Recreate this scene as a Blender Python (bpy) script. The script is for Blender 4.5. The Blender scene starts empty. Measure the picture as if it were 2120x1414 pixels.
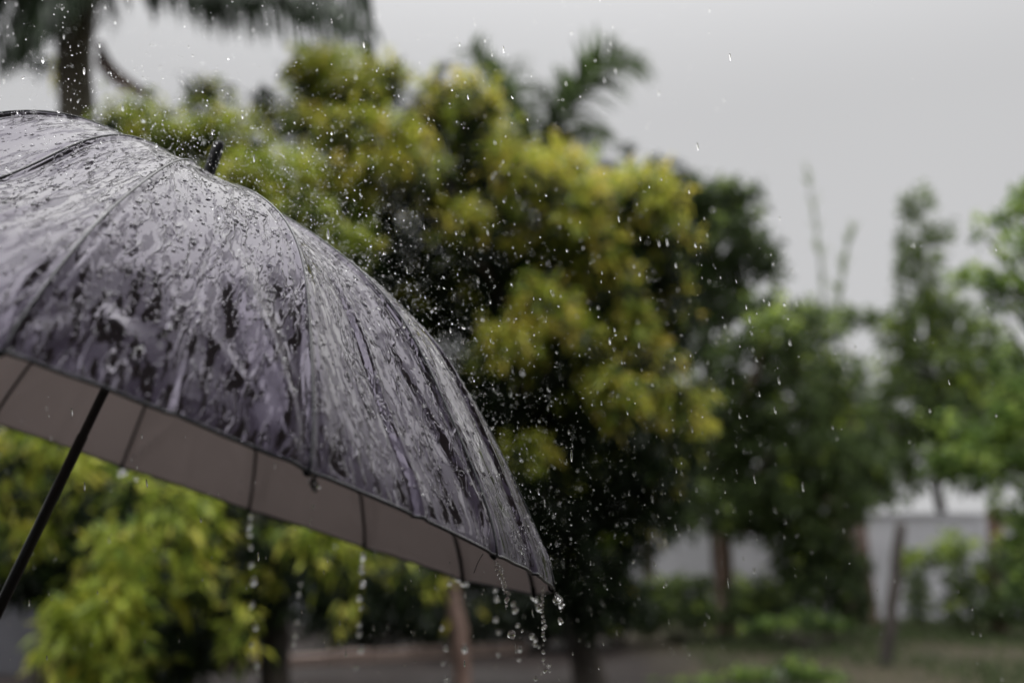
import bpy, math, random
import numpy as np
from mathutils import Vector, Matrix

rng = np.random.default_rng(7)
random.seed(7)
SC = bpy.context.scene
COL = SC.collection
# ------------------------------------------------------------------ camera
FPX = 2207.5                       # focal length in pixels of a 2120 px wide picture
PITCH = math.radians(10.35)
EYE = np.array([0.0, 0.0, 1.5])
FWD = np.array([0, math.cos(PITCH), math.sin(PITCH)])
UPV = np.array([0, -math.sin(PITCH), math.cos(PITCH)])
RGT = np.array([1.0, 0, 0])
RAD = 0.55                         # umbrella radius in metres
cam = bpy.data.cameras.new('camera')
camo = bpy.data.objects.new('camera', cam)
COL.objects.link(camo)
camo.location = EYE
camo.rotation_euler = (math.pi / 2 + PITCH, 0, 0)
cam.sensor_width = 36.0
cam.lens = 36.0 * FPX / 2120
cam.clip_start = 0.05
cam.clip_end = 2000
cam.dof.use_dof = True
cam.dof.focus_distance = 1.0
cam.dof.aperture_fstop = 2.7
cam.dof.aperture_blades = 0
SC.camera = camo
# ------------------------------------------------------------------ world and sun
world = bpy.data.worlds.new('World')
SC.world = world
world.use_nodes = True
wn = world.node_tree
wn.nodes.clear()
wo = wn.nodes.new('ShaderNodeOutputWorld')
wb = wn.nodes.new('ShaderNodeBackground')
sky = wn.nodes.new('ShaderNodeTexSky')
sky.sky_type = 'NISHITA'
sky.sun_disc = False
sky.sun_elevation = math.radians(62)
sky.sun_rotation = math.radians(20)
sky.dust_density = 4
SKY_S = 0.08
hs = wn.nodes.new('ShaderNodeHueSaturation')
hs.inputs['Saturation'].default_value = 0.25
wn.links.new(sky.outputs[0], hs.inputs['Color'])
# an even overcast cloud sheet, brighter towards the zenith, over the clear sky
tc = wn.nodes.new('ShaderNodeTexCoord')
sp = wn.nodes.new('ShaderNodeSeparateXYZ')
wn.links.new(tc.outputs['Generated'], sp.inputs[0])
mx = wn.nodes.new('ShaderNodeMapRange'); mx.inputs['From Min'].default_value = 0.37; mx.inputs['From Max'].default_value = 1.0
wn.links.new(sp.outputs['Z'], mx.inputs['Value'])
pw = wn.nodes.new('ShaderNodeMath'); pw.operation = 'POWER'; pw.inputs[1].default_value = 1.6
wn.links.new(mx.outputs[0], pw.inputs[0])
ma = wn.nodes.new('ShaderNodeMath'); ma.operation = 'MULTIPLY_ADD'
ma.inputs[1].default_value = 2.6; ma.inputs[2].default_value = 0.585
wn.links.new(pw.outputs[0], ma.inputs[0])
cn = wn.nodes.new('ShaderNodeTexNoise')
cn.inputs['Scale'].default_value = 1.6; cn.inputs['Detail'].default_value = 2
wn.links.new(tc.outputs['Generated'], cn.inputs['Vector'])
cmr = wn.nodes.new('ShaderNodeMapRange')
cmr.inputs['To Min'].default_value = 0.95; cmr.inputs['To Max'].default_value = 1.05
wn.links.new(cn.outputs['Fac'], cmr.inputs['Value'])
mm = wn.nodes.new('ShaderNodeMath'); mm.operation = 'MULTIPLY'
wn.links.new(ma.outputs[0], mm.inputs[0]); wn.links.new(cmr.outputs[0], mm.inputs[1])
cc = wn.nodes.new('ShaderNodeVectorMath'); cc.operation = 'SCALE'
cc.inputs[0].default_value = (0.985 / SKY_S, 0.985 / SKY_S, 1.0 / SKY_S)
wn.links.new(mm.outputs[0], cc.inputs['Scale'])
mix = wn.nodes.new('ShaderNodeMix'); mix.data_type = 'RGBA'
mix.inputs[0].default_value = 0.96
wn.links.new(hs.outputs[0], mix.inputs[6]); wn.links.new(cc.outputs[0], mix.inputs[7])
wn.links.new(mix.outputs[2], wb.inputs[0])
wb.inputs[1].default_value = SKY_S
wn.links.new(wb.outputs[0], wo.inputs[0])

sun = bpy.data.lights.new('sun', 'SUN')
suno = bpy.data.objects.new('sun', sun)
COL.objects.link(suno)
sun.energy = 1.5
sun.angle = math.radians(100)
sun.color = (1, 0.98, 0.95)
suno.rotation_euler = (math.radians(28), 0, math.radians(160))

SC.view_settings.view_transform = 'Standard'
SC.view_settings.look = 'None'
SC.view_settings.exposure = 0
SC.view_settings.gamma = 1
SC.view_settings.use_curve_mapping = False
SC.render.engine = 'CYCLES'
SC.cycles.use_denoising = True
SC.cycles.sample_clamp_indirect = 6
SC.cycles.max_bounces = 8
SC.cycles.transparent_max_bounces = 12


# ------------------------------------------------------------------ helpers
def cam2w(p):
    """camera frame (right, down, forward) to world"""
    p = np.asarray(p, float)
    return EYE + p[..., 0:1] * RGT - p[..., 1:2] * UPV + p[..., 2:3] * FWD


def at(px, py, d):
    """world point that stands d metres away (along Y) in the direction of a pixel of the photograph"""
    v = RGT * (px - 1060) / FPX - UPV * (py - 707) / FPX + FWD
    return EYE + v * (d / v[1])


def ground_at(px, d):
    p = at(px, 707, d)
    return np.array([p[0], p[1], 0.0])


def tag(o, label=None, cat=None, group=None, kind=None):
    if label: o['label'] = label
    if cat: o['category'] = cat
    if group: o['group'] = group
    if kind: o['kind'] = kind
    return o


def empty(name, loc, label, cat, group=None):
    o = bpy.data.objects.new(name, None)
    o.empty_display_size = 0.1
    COL.objects.link(o)
    o.location = loc
    return tag(o, label, cat, group)


def mesh_obj(name, V, F, mats, parent=None, smooth=False, mi=None, attr=None, uv=None):
    """F: list of faces or an (n, k) array"""
    me = bpy.data.meshes.new(name)
    V = np.asarray(V, float)
    if isinstance(F, np.ndarray):
        k = F.shape[1]; n = F.shape[0]
        me.vertices.add(len(V)); me.vertices.foreach_set('co', V.ravel())
        me.loops.add(n * k); me.loops.foreach_set('vertex_index', F.astype(np.int32).ravel())
        me.polygons.add(n)
        me.polygons.foreach_set('loop_start', np.arange(0, n * k, k, dtype=np.int32))
        me.update(calc_edges=True)
    else:
        me.from_pydata([tuple(v) for v in V], [], F)
        me.update()
    if not isinstance(mats, (list, tuple)): mats = [mats]
    for m in mats: me.materials.append(m)
    if mi is not None: me.polygons.foreach_set('material_index', np.asarray(mi, np.int32))
    if attr is not None:
        a = me.attributes.new('tone', 'FLOAT', 'FACE'); a.data.foreach_set('value', np.asarray(attr, np.float32))
    if uv is not None:
        l = me.uv_layers.new(name='flow')
        idx = np.empty(len(me.loops), np.int32); me.loops.foreach_get('vertex_index', idx)
        l.data.foreach_set('uv', np.asarray(uv, np.float32)[idx].ravel())
    if smooth: me.polygons.foreach_set('use_smooth', np.ones(len(me.polygons), bool))
    o = bpy.data.objects.new(name, me)
    COL.objects.link(o)
    if parent is not None:
        o.parent = parent
        o.matrix_parent_inverse = Matrix.Translation(-Vector(parent.location))
    return o


def copy_child(src, parent, loc):
    o = src.copy(); COL.objects.link(o); o.parent = parent; o.location = loc
    return o


class MB:
    """collects shapes into one mesh"""
    def __init__(s): s.V = []; s.F = []
    def add(s, V, F):
        b = len(s.V); s.V.extend([tuple(v) for v in V]); s.F.extend([tuple(i + b for i in f) for f in F])
    def tube(s, pts, rad, n=8, cap=True, squash=None):
        pts = np.asarray(pts, float); m = len(pts)
        rad = np.broadcast_to(np.asarray(rad, float), (m,))
        T = np.gradient(pts, axis=0); T /= np.linalg.norm(T, axis=1)[:, None] + 1e-12
        ref = np.array([0, 0, 1.0]) if abs(T[0][2]) < 0.9 else np.array([1.0, 0, 0])
        V = []
        a = np.linspace(0, 2 * np.pi, n, endpoint=False)
        u = np.cross(T[0], ref); u /= np.linalg.norm(u)
        for i in range(m):
            u = u - T[i] * (u @ T[i]); u /= np.linalg.norm(u) + 1e-12
            w = np.cross(T[i], u)
            V += list(pts[i] + rad[i] * (np.outer(np.cos(a), u) + np.outer(np.sin(a), w)))
        F = [(i * n + j, i * n + (j + 1) % n, (i + 1) * n + (j + 1) % n, (i + 1) * n + j) for i in range(m - 1) for j in range(n)]
        if cap:
            F.append(tuple(range(n))[::-1]); F.append(tuple((m - 1) * n + j for j in range(n)))
        s.add(V, F)
    def box(s, x0, x1, y0, y1, z0, z1, jit=0.0):
        V = [(x, y, z) for x in (x0, x1) for y in (y0, y1) for z in (z0, z1)]
        V = [tuple(c + random.uniform(-jit, jit) for c in v) for v in V]
        s.add(V, [(0, 1, 3, 2), (4, 6, 7, 5), (0, 4, 5, 1), (2, 3, 7, 6), (0, 2, 6, 4), (1, 5, 7, 3)])
    def build(s, name, mat, parent=None, smooth=False):
        return mesh_obj(name, s.V, s.F, mat, parent, smooth)


# ------------------------------------------------------------------ materials
def new_mat(name):
    m = bpy.data.materials.new(name); m.use_nodes = True
    return m, m.node_tree, m.node_tree.nodes['Principled BSDF']


def N(nt, kind, **kw):
    n = nt.nodes.new(kind)
    for k, v in kw.items():
        if k in ('operation', 'data_type', 'blend_type', 'feature', 'attribute_name', 'noise_dimensions', 'interpolation_type'): setattr(n, k, v)
        else: n.inputs[k].default_value = v
    return n


def ramp(nt, src, stops):
    r = nt.nodes.new('ShaderNodeValToRGB')
    while len(r.color_ramp.elements) < len(stops): r.color_ramp.elements.new(0.5)
    for e, (p, c) in zip(r.color_ramp.elements, stops):
        e.position = p; e.color = (*c, 1)
    nt.links.new(src, r.inputs[0])
    return r


def noise_mat(name, stops, scale=3.0, rough=0.8, bump=0.0, bscale=20, detail=6, coord='Object', spec=0.5, stretch=None):
    m, nt, b = new_mat(name)
    t = nt.nodes.new('ShaderNodeTexCoord')
    src = t.outputs[coord]
    if stretch:
        mp = nt.nodes.new('ShaderNodeMapping'); mp.inputs['Scale'].default_value = stretch
        nt.links.new(src, mp.inputs[0]); src = mp.outputs[0]
    n = N(nt, 'ShaderNodeTexNoise', Scale=scale, Detail=detail, Roughness=0.6)
    nt.links.new(src, n.inputs['Vector'])
    r = ramp(nt, n.outputs['Fac'], stops)
    nt.links.new(r.outputs[0], b.inputs['Base Color'])
    b.inputs['Roughness'].default_value = rough
    b.inputs['Specular IOR Level'].default_value = spec
    if bump:
        n2 = N(nt, 'ShaderNodeTexNoise', Scale=bscale, Detail=5)
        nt.links.new(src, n2.inputs['Vector'])
        bp = N(nt, 'ShaderNodeBump', Strength=1.0, Distance=bump)
        nt.links.new(n2.outputs['Fac'], bp.inputs['Height']); nt.links.new(bp.outputs[0], b.inputs['Normal'])
    return m


def leaf_mat(name, stops, trans=0.48, rough=0.42):
    m, nt, b = new_mat(name)
    a = N(nt, 'ShaderNodeAttribute', attribute_name='tone')
    r = ramp(nt, a.outputs['Fac'], stops)
    nt.links.new(r.outputs[0], b.inputs['Base Color'])
    b.inputs['Roughness'].default_value = rough
    b.inputs['Specular IOR Level'].default_value = 0.35
    tr = nt.nodes.new('ShaderNodeBsdfTranslucent')
    nt.links.new(r.outputs[0], tr.inputs[0])
    ms = nt.nodes.new('ShaderNodeMixShader'); ms.inputs[0].default_value = trans
    out = nt.nodes['Material Output']
    nt.links.new(b.outputs[0], ms.inputs[1]); nt.links.new(tr.outputs[0], ms.inputs[2])
    nt.links.new(ms.outputs[0], out.inputs[0])
    return m


M = {}
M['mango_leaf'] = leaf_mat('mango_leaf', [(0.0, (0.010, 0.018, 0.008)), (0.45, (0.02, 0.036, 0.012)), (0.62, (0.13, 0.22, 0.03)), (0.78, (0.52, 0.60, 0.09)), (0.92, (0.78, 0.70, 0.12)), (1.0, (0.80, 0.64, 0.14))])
M['fresh_leaf'] = leaf_mat('fresh_leaf', [(0.0, (0.015, 0.03, 0.010)), (0.5, (0.08, 0.14, 0.035)), (0.8, (0.22, 0.34, 0.08)), (1.0, (0.45, 0.58, 0.12))])
M['dull_leaf'] = leaf_mat('dull_leaf', [(0.0, (0.03, 0.045, 0.022)), (0.5, (0.11, 0.16, 0.055)), (0.85, (0.27, 0.36, 0.11)), (1.0, (0.55, 0.68, 0.10))])
M['palm_leaf'] = leaf_mat('palm_leaf', [(0.0, (0.02, 0.03, 0.018)), (0.6, (0.04, 0.065, 0.03)), (1.0, (0.08, 0.12, 0.04))], 0.25)
M['dead_leaf'] = noise_mat('dead_leaf', [(0.3, (0.09, 0.06, 0.05)), (0.7, (0.17, 0.12, 0.1))], 6, 0.8)
M['bark'] = noise_mat('bark', [(0.3, (0.025, 0.02, 0.016)), (0.7, (0.07, 0.055, 0.042))], 6, 0.75, 0.02, 30, stretch=(1, 1, 0.3))
M['palm_bark'] = noise_mat('palm_bark', [(0.3, (0.07, 0.06, 0.045)), (0.7, (0.17, 0.15, 0.11))], 5, 0.8, 0.02, 12, stretch=(1, 1, 4))
M['pale_bark'] = noise_mat('pale_bark', [(0.3, (0.16, 0.10, 0.08)), (0.7, (0.30, 0.20, 0.16))], 6, 0.75, 0.01, 30, stretch=(1, 1, 0.3))
M['post_wood'] = noise_mat('post_wood', [(0.3, (0.05, 0.042, 0.038)), (0.7, (0.12, 0.10, 0.09))], 8, 0.75, 0.006, 40, stretch=(1, 1, 0.15))
M['red_wood'] = noise_mat('red_wood', [(0.3, (0.12, 0.065, 0.05)), (0.7, (0.2, 0.12, 0.10))], 8, 0.75, 0.006, 40, stretch=(1, 1, 0.2))
M['plaster'] = noise_mat('plaster', [(0.25, (0.44, 0.44, 0.47)), (0.6, (0.62, 0.62, 0.66)), (0.8, (0.70, 0.70, 0.73))], 0.9, 0.85, 0.004, 25)
M['dark_wall'] = noise_mat('dark_wall', [(0.3, (0.11, 0.11, 0.125)), (0.7, (0.17, 0.17, 0.19))], 1.2, 0.8, 0.004, 25)
M['kerb'] = noise_mat('kerb', [(0.3, (0.22, 0.16, 0.135)), (0.7, (0.36, 0.27, 0.23))], 2.5, 0.7, 0.006, 20)
M['flower'] = noise_mat('flower', [(0.3, (0.7, 0.7, 0.66)), (0.7, (0.85, 0.85, 0.82))], 20, 0.6)
M['black_plastic'] = noise_mat('black_plastic', [(0.3, (0.006, 0.006, 0.0065)), (0.7, (0.010, 0.010, 0.011))], 80, 0.4, 0.0003, 300, spec=.25)
M['shaft_paint'] = noise_mat('shaft_paint', [(0.3, (0.010, 0.011, 0.011)), (0.7, (0.02, 0.021, 0.021))], 60, 0.3)
M['rib_metal'] = noise_mat('rib_metal', [(0.3, (0.018, 0.018, 0.018)), (0.7, (0.035, 0.033, 0.032))], 90, 0.4)
M['thread'] = noise_mat('thread', [(0.3, (0.02, 0.02, 0.02)), (0.7, (0.03, 0.03, 0.03))], 90, 0.6)

# ground: wet soil with mossy patches
m, nt, b = new_mat('wet_soil')
t = nt.nodes.new('ShaderNodeTexCoord')
n1 = N(nt, 'ShaderNodeTexNoise', Scale=0.35, Detail=6); nt.links.new(t.outputs['Object'], n1.inputs['Vector'])
n2 = N(nt, 'ShaderNodeTexNoise', Scale=5.0, Detail=8); nt.links.new(t.outputs['Object'], n2.inputs['Vector'])
r1 = ramp(nt, n2.outputs['Fac'], [(0.3, (0.014, 0.010, 0.009)), (0.7, (0.038, 0.029, 0.026))])
r2 = ramp(nt, n2.outputs['Fac'], [(0.3, (0.034, 0.030, 0.018)), (0.7, (0.085, 0.072, 0.046))])
sx = nt.nodes.new('ShaderNodeSeparateXYZ'); nt.links.new(t.outputs['Object'], sx.inputs[0])
mr = N(nt, 'ShaderNodeMapRange'); mr.inputs['From Min'].default_value = 1.0; mr.inputs['From Max'].default_value = 4.5
nt.links.new(sx.outputs['X'], mr.inputs['Value'])
ad = N(nt, 'ShaderNodeMath', operation='ADD'); nt.links.new(mr.outputs[0], ad.inputs[0]); nt.links.new(n1.outputs['Fac'], ad.inputs[1])
r3 = ramp(nt, ad.outputs[0], [(0.62, (0, 0, 0)), (0.95, (1, 1, 1))])
mc = N(nt, 'ShaderNodeMix', data_type='RGBA')
nt.links.new(r3.outputs[0], mc.inputs[0]); nt.links.new(r1.outputs[0], mc.inputs[6]); nt.links.new(r2.outputs[0], mc.inputs[7])
nt.links.new(mc.outputs[2], b.inputs['Base Color'])
rr = ramp(nt, n1.outputs['Fac'], [(0.4, (0.6,) * 3), (0.6, (0.9,) * 3)]); nt.links.new(rr.outputs[0], b.inputs['Roughness'])
bp = N(nt, 'ShaderNodeBump', Distance=0.04); nt.links.new(n2.outputs['Fac'], bp.inputs['Height']); nt.links.new(bp.outputs[0], b.inputs['Normal'])
b.inputs['Specular IOR Level'].default_value = 0.15
M['soil'] = m

# water
m, nt, b = new_mat('water')
b.inputs['Base Color'].default_value = (1, 1, 1, 1)
b.inputs['Roughness'].default_value = 0.0
b.inputs['IOR'].default_value = 1.333
b.inputs['Transmission Weight'].default_value = 1.0
M['water'] = m

# inner lining of the umbrella
m, nt, b = new_mat('lining_fabric')
t = nt.nodes.new('ShaderNodeUVMap'); t.uv_map = 'flow'
n1 = N(nt, 'ShaderNodeTexNoise', Scale=6.0, Detail=5); nt.links.new(t.outputs[0], n1.inputs['Vector'])
r1 = ramp(nt, n1.outputs['Fac'], [(0.3, (0.58, 0.52, 0.50)), (0.7, (0.66, 0.59, 0.57))])
nt.links.new(r1.outputs[0], b.inputs['Base Color']); b.inputs['Roughness'].default_value = 0.6
n2 = N(nt, 'ShaderNodeTexNoise', Scale=22.0, Detail=3); nt.links.new(t.outputs[0], n2.inputs['Vector'])
bp = N(nt, 'ShaderNodeBump', Distance=0.003); nt.links.new(n2.outputs['Fac'], bp.inputs['Height']); nt.links.new(bp.outputs[0], b.inputs['Normal'])
tr = nt.nodes.new('ShaderNodeBsdfTranslucent'); tr.inputs[0].default_value = (.85, .78, .76, 1)
ms = nt.nodes.new('ShaderNodeMixShader'); ms.inputs[0].default_value = .5
nt.links.new(b.outputs[0], ms.inputs[1]); nt.links.new(tr.outputs[0], ms.inputs[2]); nt.links.new(ms.outputs[0], nt.nodes['Material Output'].inputs[0])
M['lining'] = m

# wet outer fabric: rough woven cloth under a water film with raised edges, runs and beads
m, nt, b = new_mat('wet_fabric')
L = nt.links.new
uvn = nt.nodes.new('ShaderNodeUVMap'); uvn.uv_map = 'flow'
# domain warp
wnz = N(nt, 'ShaderNodeTexNoise', Scale=38.0, Detail=3); L(uvn.outputs[0], wnz.inputs['Vector'])
ws = N(nt, 'ShaderNodeVectorMath', operation='SUBTRACT'); ws.inputs[1].default_value = (0.5, 0.5, 0.5); L(wnz.outputs['Color'], ws.inputs[0])
wm = N(nt, 'ShaderNodeVectorMath', operation='MULTIPLY'); wm.inputs[1].default_value = (0.010, 0.012, 0); L(ws.outputs[0], wm.inputs[0])
wa = N(nt, 'ShaderNodeVectorMath', operation='ADD'); L(uvn.outputs[0], wa.inputs[0]); L(wm.outputs[0], wa.inputs[1])


def scaled(sx_, sy_, off=0.0, src=wa):
    s = N(nt, 'ShaderNodeVectorMath', operation='MULTIPLY_ADD'); s.inputs[1].default_value = (sx_, sy_, 0); s.inputs[2].default_value = (off, off, off)
    L(src.outputs[0], s.inputs[0]); return s


def step(src, a, c):
    s = N(nt, 'ShaderNodeMapRange', interpolation_type='SMOOTHSTEP'); s.inputs['From Min'].default_value = a; s.inputs['From Max'].default_value = c
    L(src, s.inputs['Value']); return s


def mth(op, a, c):
    s = N(nt, 'ShaderNodeMath', operation=op)
    for i, x in enumerate((a, c)):
        if isinstance(x, (int, float)): s.inputs[i].default_value = x
        else: L(x, s.inputs[i])
    return s


def noise(src, det=3.0, rough=0.5):
    f = N(nt, 'ShaderNodeTexNoise', Scale=1.0, Detail=det, Roughness=rough); L(src.outputs[0], f.inputs['Vector']); return f


def absdev(f):
    a = mth('SUBTRACT', f.outputs['Fac'], 0.5); return mth('ABSOLUTE', a.outputs[0], 0)


# where the cloth is flooded (smooth) and where only damp (matte): more water stands high up, less near the rim
sy = nt.nodes.new('ShaderNodeSeparateXYZ'); L(uvn.outputs[0], sy.inputs[0])
f1 = noise(scaled(120, 24), 4.0, .5)
big = noise(scaled(30, 9, 4.0, uvn), 3.0)
low = N(nt, 'ShaderNodeMapRange'); low.inputs['From Min'].default_value = .30; low.inputs['From Max'].default_value = .62
low.inputs['To Min'].default_value = .075; low.inputs['To Max'].default_value = -.03; L(sy.outputs[1], low.inputs['Value'])
bg = mth('MULTIPLY', big.outputs['Fac'], .20); t1 = mth('ADD', f1.outputs['Fac'], low.outputs[0]); t2 = mth('ADD', t1.outputs[0], bg.outputs[0])
film = step(t2.outputs[0], 0.575, 0.605); filmh = step(t2.outputs[0], 0.55, 0.62)
# creeping runs: a branching network stretched down the slope, standing in patches
r1_ = absdev(noise(scaled(70, 12, 5.0), 2.5, .5)); runs = step(r1_.outputs[0], 0.050, 0.006)
r2_ = absdev(noise(scaled(130, 24, 9.0), 2.0)); runs2 = step(r2_.outputs[0], 0.055, 0.010)
gate = step(noise(scaled(24, 8, 1.0, uvn), 3.0).outputs['Fac'], 0.46, 0.56)
gate2 = step(noise(scaled(34, 12, 6.0, uvn), 3.0).outputs['Fac'], 0.50, 0.60)
f3 = N(nt, 'ShaderNodeTexVoronoi', Scale=1.0); L(scaled(240, 170, 3.1).outputs[0], f3.inputs['Vector'])
bead = step(f3.outputs['Distance'], 0.36, 0.08)
bsel = N(nt, 'ShaderNodeSeparateColor'); L(f3.outputs['Color'], bsel.inputs[0])
bm = mth('GREATER_THAN', bsel.outputs[0], 0.84)
beads = mth('MULTIPLY', bead.outputs[0], bm.outputs[0])
f4 = noise(scaled(900, 600, 0, uvn), 2.0)
fw = noise(scaled(11, 4, 2.0, uvn), 3.0)
nf = mth('SUBTRACT', 1.0, film.outputs[0])
h1 = mth('MULTIPLY', filmh.outputs[0], 0.00016)
h2a = mth('MULTIPLY', runs.outputs[0], gate.outputs[0]); h2 = mth('MULTIPLY', h2a.outputs[0], 0.0014)
h2c = mth('MULTIPLY', runs2.outputs[0], gate2.outputs[0]); h2b = mth('MULTIPLY', h2c.outputs[0], 0.00055)
h3 = mth('MULTIPLY', beads.outputs[0], 0.0008)
h4a = mth('MULTIPLY', f4.outputs['Fac'], 0.00008); h4 = mth('MULTIPLY', h4a.outputs[0], nf.outputs[0])
h5 = mth('MULTIPLY', fw.outputs['Fac'], 0.003)
hs_ = h1
for h_ in (h2, h2b, h3, h4, h5): hs_ = mth('ADD', hs_.outputs[0], h_.outputs[0])
bp = N(nt, 'ShaderNodeBump', Strength=1.0, Distance=1.0); L(hs_.outputs[0], bp.inputs['Height']); L(bp.outputs[0], b.inputs['Normal'])
# anything standing proud of the cloth is water too
wet0 = mth('MAXIMUM', h2a.outputs[0], beads.outputs[0]); wet1 = mth('MAXIMUM', wet0.outputs[0], h2c.outputs[0]); wet = mth('MAXIMUM', wet1.outputs[0], film.outputs[0])
cb = N(nt, 'ShaderNodeMix', data_type='RGBA'); L(wet.outputs[0], cb.inputs[0])
cb.inputs[6].default_value = (0.044, 0.036, 0.062, 1); cb.inputs[7].default_value = (0.010, 0.0095, 0.012, 1)
L(cb.outputs[2], b.inputs['Base Color'])
rg = N(nt, 'ShaderNodeMapRange'); rg.inputs['To Min'].default_value = 0.38; rg.inputs['To Max'].default_value = 0.07; L(wet.outputs[0], rg.inputs['Value']); L(rg.outputs[0], b.inputs['Roughness'])
ir = N(nt, 'ShaderNodeMapRange'); ir.inputs['To Min'].default_value = 1.5; ir.inputs['To Max'].default_value = 1.7; L(wet.outputs[0], ir.inputs['Value']); L(ir.outputs[0], b.inputs['IOR'])
b.inputs['Specular Tint'].default_value = (0.86, 0.77, 1.0, 1)
tr = nt.nodes.new('ShaderNodeBsdfTranslucent'); tr.inputs[0].default_value = (.8, .72, .7, 1)
ms = nt.nodes.new('ShaderNodeMixShader'); ms.inputs[0].default_value = .16
L(b.outputs[0], ms.inputs[1]); L(tr.outputs[0], ms.inputs[2]); L(ms.outputs[0], nt.nodes['Material Output'].inputs[0])
M['fabric'] = m
M['cord'] = noise_mat('seam_cord', [(0.3, (0.02, 0.02, 0.024)), (0.7, (0.04, 0.04, 0.046))], 200, 0.3, 0.0006, 400)

# ------------------------------------------------------------------ ground, walls
mesh_obj('ground', [(-300, -60, 0), (300, -60, 0), (300, 600, 0), (-300, 600, 0)], [(0, 1, 2, 3)], M['soil'])
tag(bpy.data.objects['ground'], kind='structure')

WY = 20.0
w = empty('garden_wall', (2, WY, 0), 'plain grey plastered boundary wall running behind the posts and shrubs', 'wall')
mb = MB()
mb.box(-14, 14, WY, WY + 0.22, -0.2, 1.86); mb.build('wall_body', M['plaster'], w)
mb = MB()
for i in range(14): mb.box(-14 + 2 * i + 0.006, -12 + 2 * i - 0.006, WY - 0.04, WY + 0.26, 1.862, 1.93 + random.uniform(-.006, .006), 0.003)
mb.build('coping', M['plaster'], w)
mb = MB()
for i in range(8): mb.box(-13 + 3.6 * i, -12.8 + 3.6 * i, WY - 0.03, WY - 0.002, 0, 1.858)
mb.build('pilaster', M['plaster'], w)
p0 = at(-260, 1230, 12.0); p1 = at(128, 1232, 12.4)
w2 = empty('concrete_wall', (p0[0], 12, 0), 'low dark grey concrete wall at the foot of the leafy tree, low behind the umbrella shaft', 'wall')
mb = MB(); mb.box(p0[0] - 3, p1[0], 12.2, 12.4, -0.1, 0.84); mb.build('wall_body', M['dark_wall'], w2)
mb = MB(); mb.box(p0[0] - 3, p1[0] + 0.03, 12.17, 12.43, 0.842, 0.9); mb.build('coping', M['dark_wall'], w2)

# kerb of pale blocks edging the bed under the trees
kerb = empty('bed_kerb', ground_at(700, 12.6), 'pinkish concrete kerb blocks edging the dark bed under the trees', 'kerb')
ka = at(180, 1432, 12.2); kb = at(1085, 1325, 14.5)
ka = np.array([ka[0], 11.9, 0]); kb = np.array([at(1090, 1300, 14.6)[0], 14.6, 0])
dv = kb - ka; kl = np.linalg.norm(dv); dv /= kl; nn = np.array([-dv[1], dv[0], 0])
nb = 10; bl = kl / nb
block = None
for i in range(nb):
    if block is None:
        mb = MB(); mb.box(0.01, bl - 0.02, -0.07, 0.07, -0.05, 0.13, 0.004)
        block = mb.build('kerb_block', M['kerb'], None); o = block
    else:
        o = block.copy(); COL.objects.link(o)
    o.parent = kerb
    p = ka + dv * bl * i
    o.location = Vector(p - np.array(kerb.location)) + Vector((random.uniform(-.01, .01), random.uniform(-.02, .02), random.uniform(-.02, .01)))
    o.rotation_euler = (random.uniform(-.03, .03), random.uniform(-.02, .02), math.atan2(dv[1], dv[0]) + random.uniform(-.02, .02))


# posts
def post(name, px0, py0, px1, py1, d, wpx, mat, label, sides=7):
    bpt = at(px0, py0, d); tpt = at(px1, py1, d); bpt[2] = min(bpt[2], 0.0) - 0.1
    root = empty(name, (bpt[0], bpt[1], 0), label, 'post')
    mb = MB(); r = wpx / FPX * d / 2
    k = np.linspace(0, 1, 14)[:, None]
    pts = bpt + (tpt - bpt) * k + rng.normal(0, r * 0.12, (14, 3)) * [1, 1, 0]
    mb.tube(pts, r * (1.08 - 0.2 * k[:, 0] + rng.normal(0, .04, 14)), sides)
    mb.build('pole', mat, root, True)
    mb = MB()
    for zz in (0.7,):
        c = bpt + (tpt - bpt) * zz
        a = np.linspace(0, 2 * np.pi, 17)
        mb.tube(c + np.stack([np.cos(a) * r * 1.08, np.sin(a) * r * 1.08, 0.01 * np.sin(3 * a)], 1), 0.004, 5, False)
    mb.build('wire_tie', M['rib_metal'], root, True)
    return root


post('fence_post', 1829, 1392, 1866, 1082, 13.0, 25, M['post_wood'], 'dark weathered wooden post leaning in the grass before the grey wall')
post('fence_post', 2068, 1290, 2058, 1050, 17.5, 36, M['red_wood'], 'thick reddish brown wooden post overgrown by leaves near the grey wall')


# ------------------------------------------------------------------ foliage builder
LEAF = {}


def leaves(P, D, Lh, W, fold=0.25, curve=0.25):
    """P base points, D unit directions, Lh lengths: folded lance leaves of four faces -> V, F"""
    n = len(P)
    U = np.cross(D, rng.normal(size=(n, 3))); U /= np.linalg.norm(U, axis=1)[:, None] + 1e-9
    Nn = np.cross(D, U)
    Nn *= np.where(Nn[:, 2:3] < 0, -1, 1)
    Lh = Lh[:, None]; Wd = W * Lh * rng.uniform(.8, 1.2, (n, 1))
    v0 = P
    v1 = P + D * Lh * .5 + Nn * Lh * curve * .25
    v2 = P + D * Lh - Nn * Lh * curve * .3
    a1 = P + D * Lh * .42 + U * Wd * .5 + Nn * Wd * fold
    a2 = P + D * Lh * .42 - U * Wd * .5 + Nn * Wd * fold
    V = np.stack([v0, v1, v2, a1, a2], 1).reshape(-1, 3)
    b = np.arange(n)[:, None] * 5
    F = np.concatenate([b + [0, 3, 1], b + [3, 2, 1], b + [0, 1, 4], b + [4, 1, 2]], 1).reshape(-1, 3)
    return V, F


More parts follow.
